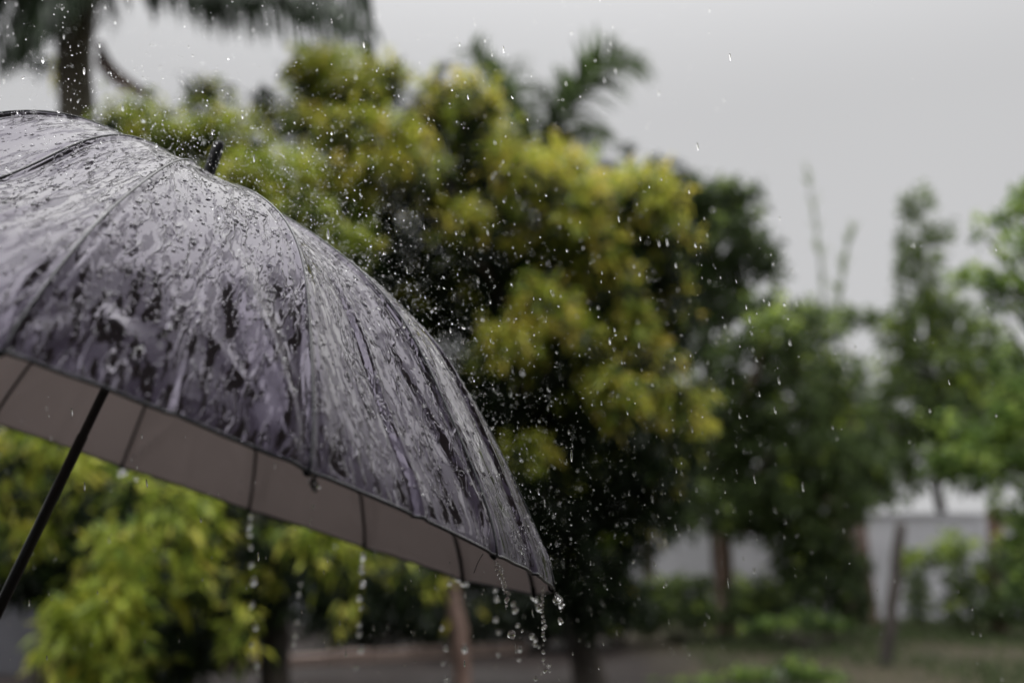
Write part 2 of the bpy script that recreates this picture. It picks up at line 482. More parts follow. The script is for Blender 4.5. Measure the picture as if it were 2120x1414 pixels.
def crown(name, parent, lobes, mat, ymax=1.0, L0=0.18, W=0.25, per=9, droop=0.5, dens=1.0, tone_dark=(0.0, 0.5), kind='stuff', spread=0.35):
    """lobes: (px, py, rx, ry, distance, young, [depth factor]) in photograph pixels, built at their own distance and real size"""
    VV = []; FF = []; TT = []; off = 0
    for lb in lobes:
        px, py, rx, ry, d, yg = lb[:6]
        df = lb[6] if len(lb) > 6 else 1.0
        c = at(px, py, d); sx_ = rx / FPX * d; sz_ = ry / FPX * d; sx_ = max(.5 * sx_, sx_ - .2 * L0); sz_ = max(.5 * sz_, sz_ - .2 * L0); sy_ = max(sx_, sz_) * df
        area = (sx_ * sz_ + sx_ * sy_ + sy_ * sz_)
        n = int(max(6, dens * area * 12.0 / (L0 * L0 * W * per)))
        g = rng.normal(size=(n, 3)); g /= np.linalg.norm(g, axis=1)[:, None]
        rad = rng.uniform(0.15, 1, (n, 1)) ** 0.45
        # uneven outline
        ph = rng.uniform(0, 6.28, 6)
        bumps = 1 + .14 * np.sin(g[:, 0] * 5 + ph[0]) * np.sin(g[:, 2] * 6 + ph[1]) + .10 * np.sin(g[:, 1] * 9 + ph[2] + g[:, 2] * 7) + .08 * np.sin(g[:, 0] * 14 + ph[3]) * np.cos(g[:, 2] * 13 + ph[4])
        cl = c + g * rad * bumps[:, None] * [sx_, sy_, sz_]
        out = g.copy()
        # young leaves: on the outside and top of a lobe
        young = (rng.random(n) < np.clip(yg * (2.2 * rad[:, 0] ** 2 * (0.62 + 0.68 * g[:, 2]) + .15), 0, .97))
        k = rng.poisson(per, n) + 2
        idx = np.repeat(np.arange(n), k)
        m_ = len(idx)
        D = out[idx] * 0.55 + rng.normal(size=(m_, 3)) * 0.75 + np.array([0, 0, 0.15]) - np.array([0, 0, 1.0]) * (droop * (1 + 0.7 * young[idx]))[:, None]
        D /= np.linalg.norm(D, axis=1)[:, None]
        P = cl[idx] + rng.normal(size=(m_, 3)) * L0 * spread
        Lh = L0 * rng.uniform(.6, 1.15, m_)
        V, F = leaves(P, D, Lh, W)
        yt = rng.uniform(.66, .66 + .34 * ymax, n)
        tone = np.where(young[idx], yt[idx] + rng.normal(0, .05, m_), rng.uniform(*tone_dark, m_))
        VV.append(V); FF.append(F + off); TT.append(np.repeat(np.clip(tone, 0, 1), 4)); off += len(V)
    o = mesh_obj(name, np.concatenate(VV), np.concatenate(FF), mat, parent, attr=np.concatenate(TT))
    o['kind'] = kind
    return o


def trunk_path(parent, pts, r0, r1, mat, name='trunk', n=10):
    pts = np.asarray(pts, float)
    t = np.linspace(0, len(pts) - 1, 22); i = np.clip(t.astype(int), 0, len(pts) - 2); f = (t - i)[:, None]
    P = pts[i] * (1 - f) + pts[i + 1] * f
    P[1:-1] += rng.normal(0, r0 * .12, (20, 3))
    mb = MB(); rad = np.linspace(r0, r1, 22); rad[0] *= 1.35; rad[1] *= 1.12
    mb.tube(P, rad, n)
    return mb.build(name, mat, parent, True)


def tree(name, base, top, r, lobes, leafmat, label, cat='tree', bark='bark', limbs=True, group=None, **kw):
    base = np.array(base, float); top = np.array(top, float)
    root = empty(name, base, label, cat, group)
    trunk_path(root, [base - [0, 0, .1], base * .6 + top * .4 + rng.normal(0, .08, 3), top], r, r * .55, M[bark])
    if limbs:
        mb = MB()
        for lb in lobes[:: max(1, len(lobes) // 14)]:
            c = at(lb[0], lb[1], lb[4]); s = base * random.uniform(.25, .5) + top * 1.0; s = base + (top - base) * random.uniform(.55, 1.0)
            mid = (s + c) / 2 + rng.normal(0, .15, 3); tt = np.linspace(0, 1, 9)[:, None]
            P = s * (1 - tt) ** 2 + 2 * mid * tt * (1 - tt) + c * tt ** 2
            mb.tube(P, np.linspace(r * .3, r * .07, 9), 6)
        mb.build('limbs', M[bark], root, True)
    crown('crown', root, lobes, leafmat, **kw)
    return root


# trees ---------------------------------------------------------------
# left mango tree: leafy mass behind the canopy and the drooping sprays under it
left_up = [(280, 250, 80, 55, 9.5, .8), (330, 270, 80, 60, 9.0, .75), (430, 215, 52, 62, 10, .45), (470, 285, 95, 60, 9.2, .75), (560, 240, 45, 50, 10.5, .15),
           (360, 360, 150, 90, 9.5, .2), (480, 380, 90, 55, 8.6, .7), (570, 345, 95, 60, 8.8, .75), (610, 450, 90, 60, 8.6, .6), (540, 420, 80, 80, 9.5, .25),
           (270, 330, 80, 70, 10, .3), (390, 520, 200, 150, 10.5, .1), (680, 560, 110, 90, 9.4, .3), (730, 500, 60, 50, 8.8, .6)]
left_dn = [(20, 1000, 130, 120, 9.2, .05), (120, 1120, 130, 100, 9.2, .05), (330, 1100, 160, 110, 8.9, .05), (560, 1130, 120, 100, 9.0, .05), (-20, 1200, 90, 60, 8.6, .1), (420, 1300, 120, 70, 8.6, .1), (280, 1370, 120, 60, 8.0, .15), (900, 1180, 60, 60, 10, .05), (40, 920, 80, 60, 7.6, .75), (-60, 1010, 90, 90, 8, .6), (150, 970, 60, 70, 7.8, .5), (95, 1070, 60, 70, 8, .35), (30, 1110, 60, 60, 7.6, .6), (290, 1030, 70, 50, 7.6, .65),
           (390, 1075, 62, 85, 7.4, .85), (250, 1140, 85, 60, 7.2, .8), (215, 1260, 100, 80, 7.0, .95), (150, 1330, 60, 60, 7.0, .8), (300, 1190, 60, 60, 7.1, .85), (200, 1400, 90, 45, 7.1, .5), (400, 1190, 55, 75, 7.4, .6),
           (430, 1010, 80, 60, 8, .3), (505, 1110, 60, 60, 8, .3), (660, 1130, 62, 62, 7.6, .85), (735, 1140, 52, 60, 7.8, .7), (810, 1160, 40, 30, 8, .6), (505, 1300, 30, 75, 7.4, .7), (440, 1250, 60, 80, 8, .25),
           (350, 1330, 110, 90, 8.2, .15), (550, 1200, 90, 70, 8.6, .12), (700, 1215, 90, 60, 8.8, .1), (850, 1210, 80, 50, 9, .15), (60, 1170, 90, 70, 8.8, .08), (300, 1200, 160, 120, 9.3, .05), (500, 1150, 180, 110, 9.6, .05), (100, 1000, 180, 120, 9.6, .1), (760, 1130, 170, 90, 9.8, .05)]
b0 = ground_at(607, 8.7)
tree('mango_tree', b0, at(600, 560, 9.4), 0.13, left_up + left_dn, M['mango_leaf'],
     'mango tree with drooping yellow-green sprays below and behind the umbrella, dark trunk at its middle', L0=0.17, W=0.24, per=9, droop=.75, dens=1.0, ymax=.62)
# centre mango tree
ctr = [(700, 165, 105, 62, 10.5, .8), (640, 130, 55, 40, 10.4, .6), (790, 150, 48, 50, 10.6, .75), (700, 215, 95, 50, 10.8, .3), (770, 195, 60, 50, 10.8, .35),
       (640, 260, 70, 50, 9.8, .45), (760, 285, 120, 55, 9.6, .75), (860, 330, 60, 60, 9.8, .5), (800, 355, 90, 50, 9.4, .8), (700, 350, 80, 55, 10.4, .2), (700, 420, 110, 60, 10.4, .2), (720, 300, 60, 40, 9.4, .7),
       (915, 200, 55, 58, 10.4, .7), (965, 215, 70, 80, 10.2, .6), (930, 265, 75, 50, 10.8, .2), (985, 300, 60, 80, 10.6, .4), (860, 240, 40, 45, 10.2, .4),
       (1050, 290, 55, 50, 10.0, .8), (1080, 350, 75, 55, 9.8, .7), (1170, 340, 60, 50, 10.2, .8), (1180, 400, 75, 60, 10, .55), (1130, 430, 80, 60, 10.6, .25),
       (1320, 385, 78, 50, 10.6, .75), (1380, 420, 55, 60, 10.4, .85), (1260, 400, 60, 50, 11, .4), (1290, 470, 95, 60, 11, .3), (1390, 500, 50, 70, 11, .35),
       (820, 470, 110, 90, 10.6, .12), (900, 400, 80, 70, 10.6, .15), (950, 470, 60, 60, 9.8, .55), (1000, 540, 110, 90, 10.8, .1), (1200, 480, 85, 45, 10, .65), (1230, 540, 70, 50, 10.2, .55), (1120, 520, 70, 60, 10.6, .3),
       (1120, 615, 58, 42, 9.6, .95), (1150, 670, 75, 42, 9.6, .85), (1050, 715, 75, 55, 9.6, .8), (1180, 700, 60, 45, 9.9, .7), (1300, 590, 42, 52, 10.2, .65), (1310, 680, 48, 70, 10.2, .6), (1250, 640, 70, 70, 10.8, .15),
       (1270, 800, 66, 55, 9.8, .85), (1290, 850, 50, 45, 9.8, .75), (1350, 740, 60, 60, 10.6, .3), (1400, 880, 70, 100, 11, .25), (1390, 650, 60, 80, 11.3, .15), (1100, 945, 50, 50, 9.8, .55), (1370, 1010, 55, 70, 10.8, .2),
       (980, 640, 130, 100, 10.8, .05), (880, 620, 100, 90, 10.8, .06), (1100, 800, 170, 120, 11, .04), (1230, 930, 170, 130, 11, .04), (1000, 850, 130, 110, 11, .03), (1100, 1030, 190, 120, 11, .02), (1280, 1060, 110, 100, 11, .04),
       (1180, 1150, 150, 90, 10.9, .02), (1240, 1240, 110, 60, 10.9, .03), (1150, 580, 160, 120, 11.4, .05), (1300, 560, 120, 110, 11.6, .06), (1010, 390, 110, 110, 11.2, .08), (760, 600, 120, 90, 10.8, .1), (1000, 1130, 120, 90, 10.6, .03), (1260, 740, 120, 100, 11.4, .04)]
b0 = ground_at(1215, 11.0)
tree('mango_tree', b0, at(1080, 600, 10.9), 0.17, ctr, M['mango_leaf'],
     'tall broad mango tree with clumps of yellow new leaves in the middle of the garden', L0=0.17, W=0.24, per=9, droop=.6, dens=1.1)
# slender pale trunk
root = empty('slender_tree', ground_at(962, 9.6), 'slender tree with a bare pinkish brown trunk under the far rim of the umbrella', 'tree')
trunk_path(root, [ground_at(966, 9.6) - [0, 0, .1], at(952, 1330, 9.6), at(930, 1170, 9.7), at(910, 1060, 9.8)], .085, .06, M['pale_bark'])
crown('crown', root, [(905, 1050, 90, 60, 9.8, .1), (860, 1000, 80, 60, 10, .1), (960, 1040, 60, 50, 10, .05)], M['mango_leaf'], L0=.15, per=8)

dk = [(1400, 420, 70, 60, 17.6, .10), (1470, 420, 80, 55, 17.6, .12), (1530, 440, 45, 55, 17.6, .1), (1568, 395, 13, 16, 17.6, .0), (1515, 392, 18, 20, 17.6, .0), (1480, 510, 110, 70, 17.6, .08), (1560, 520, 60, 45, 17.6, .05), (1480, 620, 80, 70, 17.6, .05),
      (1420, 720, 60, 60, 17.6, .05), (1590, 560, 40, 40, 17.6, .03), (1440, 560, 70, 60, 17.6, .05), (1520, 590, 40, 40, 17.6, .0)]
tree('broadleaf_tree', ground_at(1478, 17.8), at(1450, 560, 17.6), .13, dk, M['dull_leaf'], 'dark dull green tree rising against the sky just beyond the yellow tipped mango tree', L0=.18, W=.4, per=7, droop=.2, dens=1.0, tone_dark=(0, .55))
md = [(1690, 680, 60, 50, 16.6, .35), (1740, 790, 60, 80, 16.8, .2), (1780, 1000, 70, 60, 16.8, .1), (1420, 860, 60, 90, 15.2, .2), (1540, 760, 80, 70, 16, .1), (1600, 700, 75, 55, 15.5, .3), (1595, 680, 28, 34, 15, .95), (1650, 660, 60, 30, 16, .25), (1580, 640, 50, 30, 16, .3), (1660, 740, 50, 60, 16, .15), (1520, 850, 90, 80, 16, .06), (1620, 850, 95, 80, 16, .05), (1700, 850, 60, 60, 16.5, .12),
      (1480, 940, 80, 80, 16, .08), (1590, 960, 110, 80, 16, .03), (1700, 950, 100, 70, 16, .03), (1480, 1040, 80, 55, 15.6, .15), (1600, 1050, 110, 55, 16, .03), (1730, 1040, 80, 60, 16, .04), (1400, 1020, 60, 60, 15, .2), (1400, 1080, 60, 30, 15, .15), (1660, 1110, 90, 40, 16, .03), (1550, 1090, 60, 30, 16, .02), (1800, 950, 60, 70, 16.5, .05)]
tree('broadleaf_tree', ground_at(1483, 17.0), at(1500, 950, 16.4), .15, md, M['dull_leaf'], 'round dark green tree on a short brown trunk before the grey wall', bark='pale_bark', L0=.17, W=.42, per=7, droop=.25, dens=.85, tone_dark=(.05, .62))
fr = [(1860, 705, 50, 45, 22, .4), (1960, 640, 50, 50, 22, .4), (2040, 700, 60, 45, 22, .4), (1830, 900, 80, 70, 22.4, .2), (2100, 860, 90, 70, 22.6, .3), (1980, 820, 90, 60, 22, .35), (1900, 430, 42, 38, 22, .2), (1890, 500, 36, 50, 22, .15), (1945, 480, 35, 30, 22, .2), (1920, 560, 36, 50, 22, .25), (1870, 560, 16, 40, 22, .1), (1925, 620, 30, 40, 22, .1), (1868, 640, 14, 50, 22, .1), (1900, 690, 55, 50, 22, .3), (1975, 690, 55, 45, 22, .2), (1760, 655, 60, 16, 22.5, .3), (1820, 660, 40, 16, 22.5, .15),
      (1930, 760, 80, 60, 22, .3), (2010, 770, 70, 60, 22, .25), (1890, 850, 90, 70, 22, .15), (1850, 780, 40, 50, 22, .3), (2000, 870, 110, 60, 22, .04), (1900, 950, 110, 50, 22, .03), (2060, 800, 70, 60, 22, .3), (2060, 930, 90, 60, 22.5, .08), (1850, 1010, 70, 30, 22.5, .1), (1780, 870, 40, 60, 22, .35)]
tree('broadleaf_tree', ground_at(1925, 22.4), at(1920, 700, 22.2), .13, fr, M['dull_leaf'], 'grey green tree with a narrow upright top standing beyond the dark leaning post', L0=.2, W=.42, per=7, droop=.2, dens=.62, tone_dark=(.2, .75))
nr = [(2090, 450, 45, 30, 8.2, .5), (2110, 520, 55, 40, 8, .6), (2030, 480, 12, 40, 8.2, .2), (2030, 575, 75, 16, 8, .7), (1985, 582, 40, 12, 8.1, .7), (2080, 600, 55, 24, 8, .4), (2150, 600, 60, 80, 8, .4), (2130, 440, 60, 60, 8.3, .4), (2070, 640, 40, 12, 8, .1),
      (2000, 940, 70, 45, 8, .85), (2060, 880, 80, 45, 8, .8), (2110, 820, 60, 60, 8, .8), (1950, 870, 30, 22, 7.9, .75), (2100, 960, 80, 50, 8.3, .3), (2110, 1040, 60, 60, 8.2, .5), (2150, 1120, 70, 70, 8.2, .4), (2090, 740, 50, 30, 8.4, .5), (1950, 960, 40, 30, 8.1, .6), (2120, 1200, 40, 50, 8.6, .2)]
tree('broadleaf_tree', ground_at(2330, 8.4), at(2290, 650, 8.3), .11, nr, M['fresh_leaf'], 'tree with bright fresh green leaves and a long thin branch reaching in beside the sky', L0=.085, W=.5, per=6, droop=.15, dens=.55, tone_dark=(.2, .85))
ft = [(1700, 1000, 120, 60, 26, .1), (2200, 900, 150, 90, 26, .1), (2250, 760, 120, 100, 27, .15), (2120, 800, 80, 60, 27, .3), (1350, 950, 200, 150, 25, .1), (1100, 900, 300, 200, 26, .05), (700, 1000, 300, 180, 26, .05), (300, 1050, 300, 160, 26, .05), (-100, 1050, 300, 160, 26, .05), (1640, 760, 70, 60, 26, .2), (2010, 980, 60, 30, 26, .1)]
tree('broadleaf_tree', ground_at(1300, 26), at(1300, 900, 26), .3, ft, M['dull_leaf'], 'dark treetops spreading beyond the grey garden wall', L0=.3, W=.45, per=7, droop=.2, dens=.7, tone_dark=(.1, .6))
# tall stalks against the sky
for i, (pp, lab) in enumerate([([(1705, 650), (1700, 560), (1688, 450), (1668, 350)], 'tallest thin pale grass stalk fading up against the sky'),
                               ([(1735, 650), (1742, 590), (1752, 520), (1768, 480)], 'shorter bent grass stalk beside the tallest one against the sky')]):
    P = np.array([at(x, y, 21) for x, y in pp]); base = np.array([P[0][0], 21.0, 0])
    root = empty('grass_stalk', base, lab, 'grass stalk', 'tall grass stalks against the sky')
    mb = MB(); mb.tube(np.concatenate([[base], P]), [.03, .022, .018, .014, .006], 5); mb.build('stem', M['palm_leaf'], root)
    t = rng.uniform(0, 1, 60); q = t * 3; ii = np.clip(q.astype(int), 0, 2); B = P[ii] + (P[ii + 1] - P[ii]) * (q - ii)[:, None]
    D = rng.normal(size=(60, 3)) * .35 + [0, 0, .9]; D /= np.linalg.norm(D, axis=1)[:, None]
    V, F = leaves(B, D, np.full(60, .28 if i == 0 else .34), .14)
    mesh_obj('plume', V, F, M['dull_leaf'], root, attr=np.full(len(F), .7))['kind'] = 'stuff'
# pale stems in the gap of the far trees
root = empty('cane_clump', ground_at(1730, 19), 'clump of pale yellowish canes in the gap between dark tree and grey green tree', 'plant')
for i in range(9):
    x = 1700 + 9 * i + random.uniform(-8, 8)
    P = [ground_at(x + 10, 19 + random.uniform(-.3, .3)), at(x, 950, 19), at(x - random.uniform(0, 30), random.uniform(700, 790), 19)]
    mb = MB(); mb.tube(np.array(P), [.04, .035, .015], 5); mb.build('cane', M['pale_bark'], root)
crown('leaves', root, [(1715, 850, 40, 90, 19, .7), (1750, 920, 50, 60, 19, .5), (1700, 760, 25, 60, 19, .7)], M['dull_leaf'], L0=.2, W=.15, per=4, dens=.25, tone_dark=(.6, .95))

# shrubs by the wall
def shrub(name, px, d, lobes, mat, label, **kw):
    root = empty(name, ground_at(px, d), label, 'shrub', None)
    mb = MB(); g = ground_at(px, d)
    for i in range(6):
        lb = lobes[i % len(lobes)]; c = at(lb[0], lb[1], lb[4])
        mb.tube(np.array([g + rng.normal(0, .06, 3) * [1, 1, 0], (g + c) / 2 + rng.normal(0, .05, 3), c]), [.02, .015, .006], 5)
    mb.build('stem', M['bark'], root)
    crown('foliage', root, lobes, mat, **kw)


shrub('shrub', 1270, 15.5, [(1250, 1230, 70, 60, 15.5, .05), (1310, 1250, 50, 50, 15.6, .1), (1220, 1280, 60, 40, 15.2, .05)], M['dull_leaf'], 'dark shrub against the wall beside the thick dark trunk of the mango tree', L0=.12, W=.4, tone_dark=(0, .4))
shrub('shrub', 1390, 16, [(1370, 1240, 60, 45, 16, .2), (1430, 1225, 50, 40, 16.3, .2), (1330, 1270, 60, 35, 15.6, .1), (1440, 1270, 60, 30, 15.8, .3)], M['dull_leaf'], 'low green shrub before the wall, between the mango tree and the short trunk', L0=.11, W=.4, tone_dark=(0, .6))
shrub('shrub', 1560, 16, [(1555, 1225, 50, 45, 16, .35), (1590, 1250, 50, 40, 16, .3), (1530, 1265, 40, 30, 15.8, .2)], M['dull_leaf'], 'low green shrub before the wall just beyond the short brown trunk', L0=.11, W=.4, tone_dark=(0, .6))
shrub('shrub', 1690, 16, [(1660, 1180, 70, 60, 16, .08), (1720, 1210, 60, 60, 16, .1), (1640, 1240, 50, 45, 15.7, .12), (1750, 1180, 50, 60, 16.3, .05), (1700, 1130, 60, 40, 16, .0), (1770, 1250, 40, 35, 16.2, .0)], M['dull_leaf'], 'large dark brownish green shrub left of the leaning post under the round tree', L0=.12, W=.4, tone_dark=(0, .4))
shrub('shrub', 1650, 14.6, [(1600, 1288, 35, 12, 14.6, .35), (1660, 1280, 45, 16, 14.9, .3), (1720, 1288, 50, 8, 15.3, .2), (1560, 1296, 25, 7, 14.5, .2)], M['fresh_leaf'], 'low bright lime green plants spread before the large dark shrub', L0=.10, W=.4, tone_dark=(.1, .6))
shrub('shrub', 1970, 17.5, [(1975, 1130, 45, 35, 17.5, .5), (2000, 1190, 50, 50, 17.5, .2), (1940, 1160, 35, 20, 17.3, .5), (2010, 1255, 55, 35, 17.3, .05), (1890, 1190, 18, 70, 17.8, .2), (1900, 1250, 30, 30, 17.8, .25)], M['dull_leaf'], 'sprawling green shrub growing over the grey wall beyond the leaning post', L0=.14, W=.45, tone_dark=(.1, .65), dens=.7)
shrub('shrub', 2090, 16.5, [(2080, 1255, 50, 35, 16.5, .1), (2120, 1230, 50, 55, 16.5, .15), (2100, 1150, 50, 50, 16.8, .3), (2150, 1170, 60, 60, 16.8, .2)], M['dull_leaf'], 'dark green shrub at the foot of the reddish brown post', L0=.14, W=.45, tone_dark=(0, .5))
for (x0, d, lab) in [(120, 13.2, 'dark shrub under the mango tree far left, just right of the low dark wall'), (380, 13.6, 'dark shrub under the drooping yellow sprays, left of the mango trunk'), (800, 14.2, 'dark shrub behind the kerb, between the dark trunk and the pale trunk'), (1080, 14.6, 'dark shrub behind the end of the kerb, right of the pale trunk')]:
    shrub('shrub', x0, d, [(x0 - 90, 1280, 90, 60, d, .05), (x0 + 10, 1250, 100, 75, d + .4, .02), (x0 + 100, 1270, 95, 62, d + .1, .03)], M['mango_leaf'], lab, L0=.16, W=.3, tone_dark=(0, .35))
root = empty('flowering_plant', ground_at(1610, 11.6), 'low leafy plant with a few white blossoms at the front edge of the grass', 'plant')
crown('foliage', root, [(1560, 1405, 55, 22, 11.6, .4), (1640, 1395, 50, 30, 11.6, .3), (1700, 1410, 60, 22, 11.7, .3), (1480, 1420, 50, 20, 11.6, .6), (1390, 1425, 50, 18, 11.6, .5)], M['fresh_leaf'], L0=.08, W=.4, tone_dark=(.1, .6))
fl = None
for (x, y) in [(1612, 1386), (1596, 1402), (1622, 1400), (1588, 1412), (1605, 1396)]:
    c = at(x, y, 11.45)
    if fl is None:
        V = []; F = []
        for k in range(5):
            a = k * 2 * np.pi / 5; u = np.array([math.cos(a), 0, math.sin(a)]); s = np.array([-math.sin(a), 0, math.cos(a)]); bb = len(V)
            V += [(0, 0, 0), tuple(u * .022 + s * .012 + [0, -.008, 0]), tuple(u * .035 + [0, -.012, 0]), tuple(u * .022 - s * .012 + [0, -.008, 0])]; F.append((bb, bb + 1, bb + 2, bb + 3))
        fl = mesh_obj('blossom', V, F, M['flower']); o = fl
    else:
        o = fl.copy(); COL.objects.link(o)
    o.parent = root; o.location = Vector(c) - root.location; o.rotation_euler = (random.uniform(-.5, .5), random.uniform(0, 6), random.uniform(-.6, .6)); o.scale = (1.2,) * 3

# grass
n = 26000
gx = rng.uniform(2.2, 11, n); gy = rng.uniform(10.8, 19.8, n)
keep = (np.sin(gx * 1.3) * np.cos(gy * .9 + gx * .5) + rng.normal(0, .45, n)) > .05 - .16 * (gx - 3)
gx = gx[keep]; gy = gy[keep]; n = len(gx)
D = rng.normal(size=(n, 3)) * .4 + [0, 0, 1]; D /= np.linalg.norm(D, axis=1)[:, None]
V, F = leaves(np.stack([gx, gy, np.zeros(n)], 1), D, rng.uniform(.05, .14, n), .16)
tag(mesh_obj('grass', V, F, M['dull_leaf'], attr=np.repeat(rng.uniform(0, .55, n), 4)), 'short rough grass covering the ground before the grey wall', 'grass', kind='stuff')

# ------------------------------------------------------------------ palms
def frond(parent, pts, leafL, nl, mat, droop=1.0, up=0.0, width=1.0, tone=(.1, .7), name='frond', lw=.055, rr=.018, lab=None):
    pts = np.asarray(pts, float)
    # smooth curve through the points
    t = np.linspace(0, 1, 40); k = np.linspace(0, 1, len(pts)); deg = min(3, len(pts) - 1)
    C = np.stack([np.polyval(np.polyfit(k, pts[:, j], deg), t) for j in range(3)], 1)
    mb = MB(); mb.tube(C, np.linspace(rr, rr * .25, 40), 6)
    T = np.gradient(C, axis=0); T /= np.linalg.norm(T, axis=1)[:, None]
    side = np.cross(T, [0, 0, 1.0]); side /= np.linalg.norm(side, axis=1)[:, None] + 1e-9
    V = list(mb.V); F = list(mb.F); tn = [.3] * len(F)
    for s in (-1, 1):
        for i in range(nl):
            q = 0.08 + .9 * i / nl + rng.uniform(-.005, .005); j = int(q * 39)
            p = C[j]; L_ = leafL * (0.55 + .6 * math.sin(math.pi * min(1, q * .9 + .1))) * rng.uniform(.85, 1.1)
            d0 = side[j] * s * width + T[j] * .55 + np.array([0, 0, up]) + rng.normal(0, .12, 3); d0 /= np.linalg.norm(d0)
            g = np.array([0, 0, -1.0])
            ns = 4; cur = p.copy(); d = d0; wv = np.cross(d, g + rng.normal(0, .3, 3)); wv /= np.linalg.norm(wv) + 1e-9
            b = len(V)
            for m_ in range(ns + 1):
                ww = lw * L_ / 1.0 * [.5, 1, .9, .55, .05][m_]
                V += [tuple(cur + wv * ww), tuple(cur - wv * ww)]
                d = d + g * droop * .38; d /= np.linalg.norm(d); cur = cur + d * L_ / ns
            for m_ in range(ns):
                F.append((b + 2 * m_, b + 2 * m_ + 1, b + 2 * m_ + 3, b + 2 * m_ + 2)); tn.append(rng.uniform(*tone))
    o = mesh_obj(name, V, F, mat, parent, attr=tn)
    if lab: o['label'] = lab
    return o


pb = ground_at(165, 10.36)
palm = empty('coconut_palm', pb, 'tall palm with a dark trunk and hanging fronds crossing the top of the sky', 'palm tree')
hub = at(175, -330, 10.36)
trunk_path(palm, [pb - [0, 0, .1], at(160, 500, 10.36), at(158, 100, 10.36), hub], .185, .18, M['palm_bark'], n=12)
A = lambda *q: np.array([at(x, y, d) for x, y, d in q])
for pts, L_, nl, dr in [
    (A((175, -330, 10.36), (330, -90, 9.80), (560, -50, 9.38), (775, 100, 9.10)), .50, 80, 1.2),
    (A((175, -330, 10.36), (330, -120, 10.64), (500, -40, 10.92), (740, 60, 11.20)), .50, 80, 1.5),
    (A((175, -330, 10.36), (280, -140, 10.08), (400, -60, 9.80), (520, -10, 9.66)), .42, 70, 1.7),
    (A((175, -330, 10.36), (420, -170, 11.06), (640, -70, 11.76), (790, 90, 12.18)), .55, 70, 1.0),
    (A((175, -330, 10.36), (450, -200, 10.36), (620, -80, 10.22), (720, 40, 10.08)), .42, 70, 1.2),
    (A((175, -330, 10.36), (80, -220, 10.08), (-20, -80, 9.94), (-110, 100, 9.80)), .60, 70, 1.3),
    (A((175, -330, 10.36), (110, -180, 10.50), (40, -40, 10.78), (-40, 100, 10.92)), .60, 70, 1.3),
    (A((175, -330, 10.36), (150, -210, 9.80), (110, -60, 9.52), (60, 80, 9.38)), .55, 60, 1.5),
    (A((175, -330, 10.36), (210, -220, 9.94), (235, -110, 9.80), (245, 0, 9.66)), .40, 50, 1.6),
    (A((175, -330, 10.36), (500, -320, 10.08), (680, -190, 9.80), (760, 0, 9.66)), .60, 70, 1.4),
    (A((175, -330, 10.36), (190, -200, 9.90), (150, -70, 9.60), (110, 30, 9.50)), .45, 60, 1.5),
    (A((175, -330, 10.36), (240, -250, 10.60), (300, -100, 10.80), (330, 0, 10.90)), .38, 60, 1.6),
    (A((175, -330, 10.36), (120, -120, 10.10), (60, 20, 10.00), (10, 120, 9.90)), .40, 60, 1.6),
    (A((175, -330, 10.36), (210, -160, 10.20), (225, -40, 10.20), (215, 60, 10.10)), .30, 60, 1.6),
    (A((175, -330, 10.36), (60, -240, 10.90), (-10, -120, 11.2), (-40, -20, 11.4)), .5, 60, 1.6),
    (A((175, -330, 10.36), (0, -360, 10.22), (-200, -300, 10.08), (-330, -160, 9.94)), .60, 40, 1.3),
]:
    frond(palm, pts, L_ * 1.4, nl, M['palm_leaf'], dr, lw=.036)
frond(palm, A((205, 90, 10.22), (225, 125, 10.15), (255, 155, 10.08), (320, 200, 9.94)), .22, 34, M['dead_leaf'], 1.4, lw=.16, rr=.035, lab='withered brown frond hanging beside the trunk')
# little leafy plant round the palm trunk
crown('climber', palm, [(115, 145, 30, 24, 10.6, .4), (85, 140, 22, 12, 10.6, .2)], M['mango_leaf'], L0=.13, per=5, dens=.6)

fb = ground_at(1120, 16)
fp = empty('areca_palm', fb, 'distant slender palm whose feathery fronds stand up above the mango tree', 'palm tree')
fh = at(1120, 330, 16)
trunk_path(fp, [fb - [0, 0, .1], at(1125, 700, 16), fh], .12, .07, M['palm_bark'])
for pts, L_, dr, up in [
    (A((1120, 330, 16), (1170, 240, 15.8), (1240, 140, 15.5), (1350, 135, 15.2)), .66, .6, .4),
    (A((1120, 330, 16), (1165, 250, 16), (1200, 170, 16.2), (1250, 140, 16.4)), .6, .7, .3),
    (A((1120, 330, 16), (1070, 250, 16), (1010, 170, 15.8), (968, 95, 15.6)), .55, .4, .3),
    (A((1120, 330, 16), (1090, 240, 16.3), (1060, 170, 16.5), (1060, 120, 16.8)), .42, .5, .3),
    (A((1120, 330, 16), (1115, 260, 15.7), (1110, 200, 15.2), (1112, 165, 14.8)), .55, 1.1, .1),
    (A((1120, 330, 16), (1160, 280, 16.2), (1210, 260, 16.8), (1260, 290, 17.2)), .5, 1.1, .2),
    (A((1120, 330, 16), (1060, 290, 16), (1000, 260, 16), (950, 280, 16)), .5, 1.1, .1),
]:
    frond(fp, pts, L_ * 1.45, 50, M['dull_leaf'], dr, up, lw=.034, rr=.03, tone=(.1, .5))
sp_ = empty('areca_palm', ground_at(1330, 17), 'small palm showing only spiky frond tips over the right shoulder of the mango tree', 'palm tree')
trunk_path(sp_, [ground_at(1330, 17) - [0, 0, .1], at(1330, 430, 17)], .1, .06, M['palm_bark'])
for q in [(1285, 290), (1370, 320), (1410, 330), (1440, 350), (1240, 330)]:
    frond(sp_, A((1330, 430, 17), ((1330 + q[0]) / 2 - 5, (430 + q[1]) / 2 - 15, 17), (q[0], q[1], 16.8)), .4, 20, M['palm_leaf'], .7, .3, lw=.07, rr=.025, tone=(.2, 1))

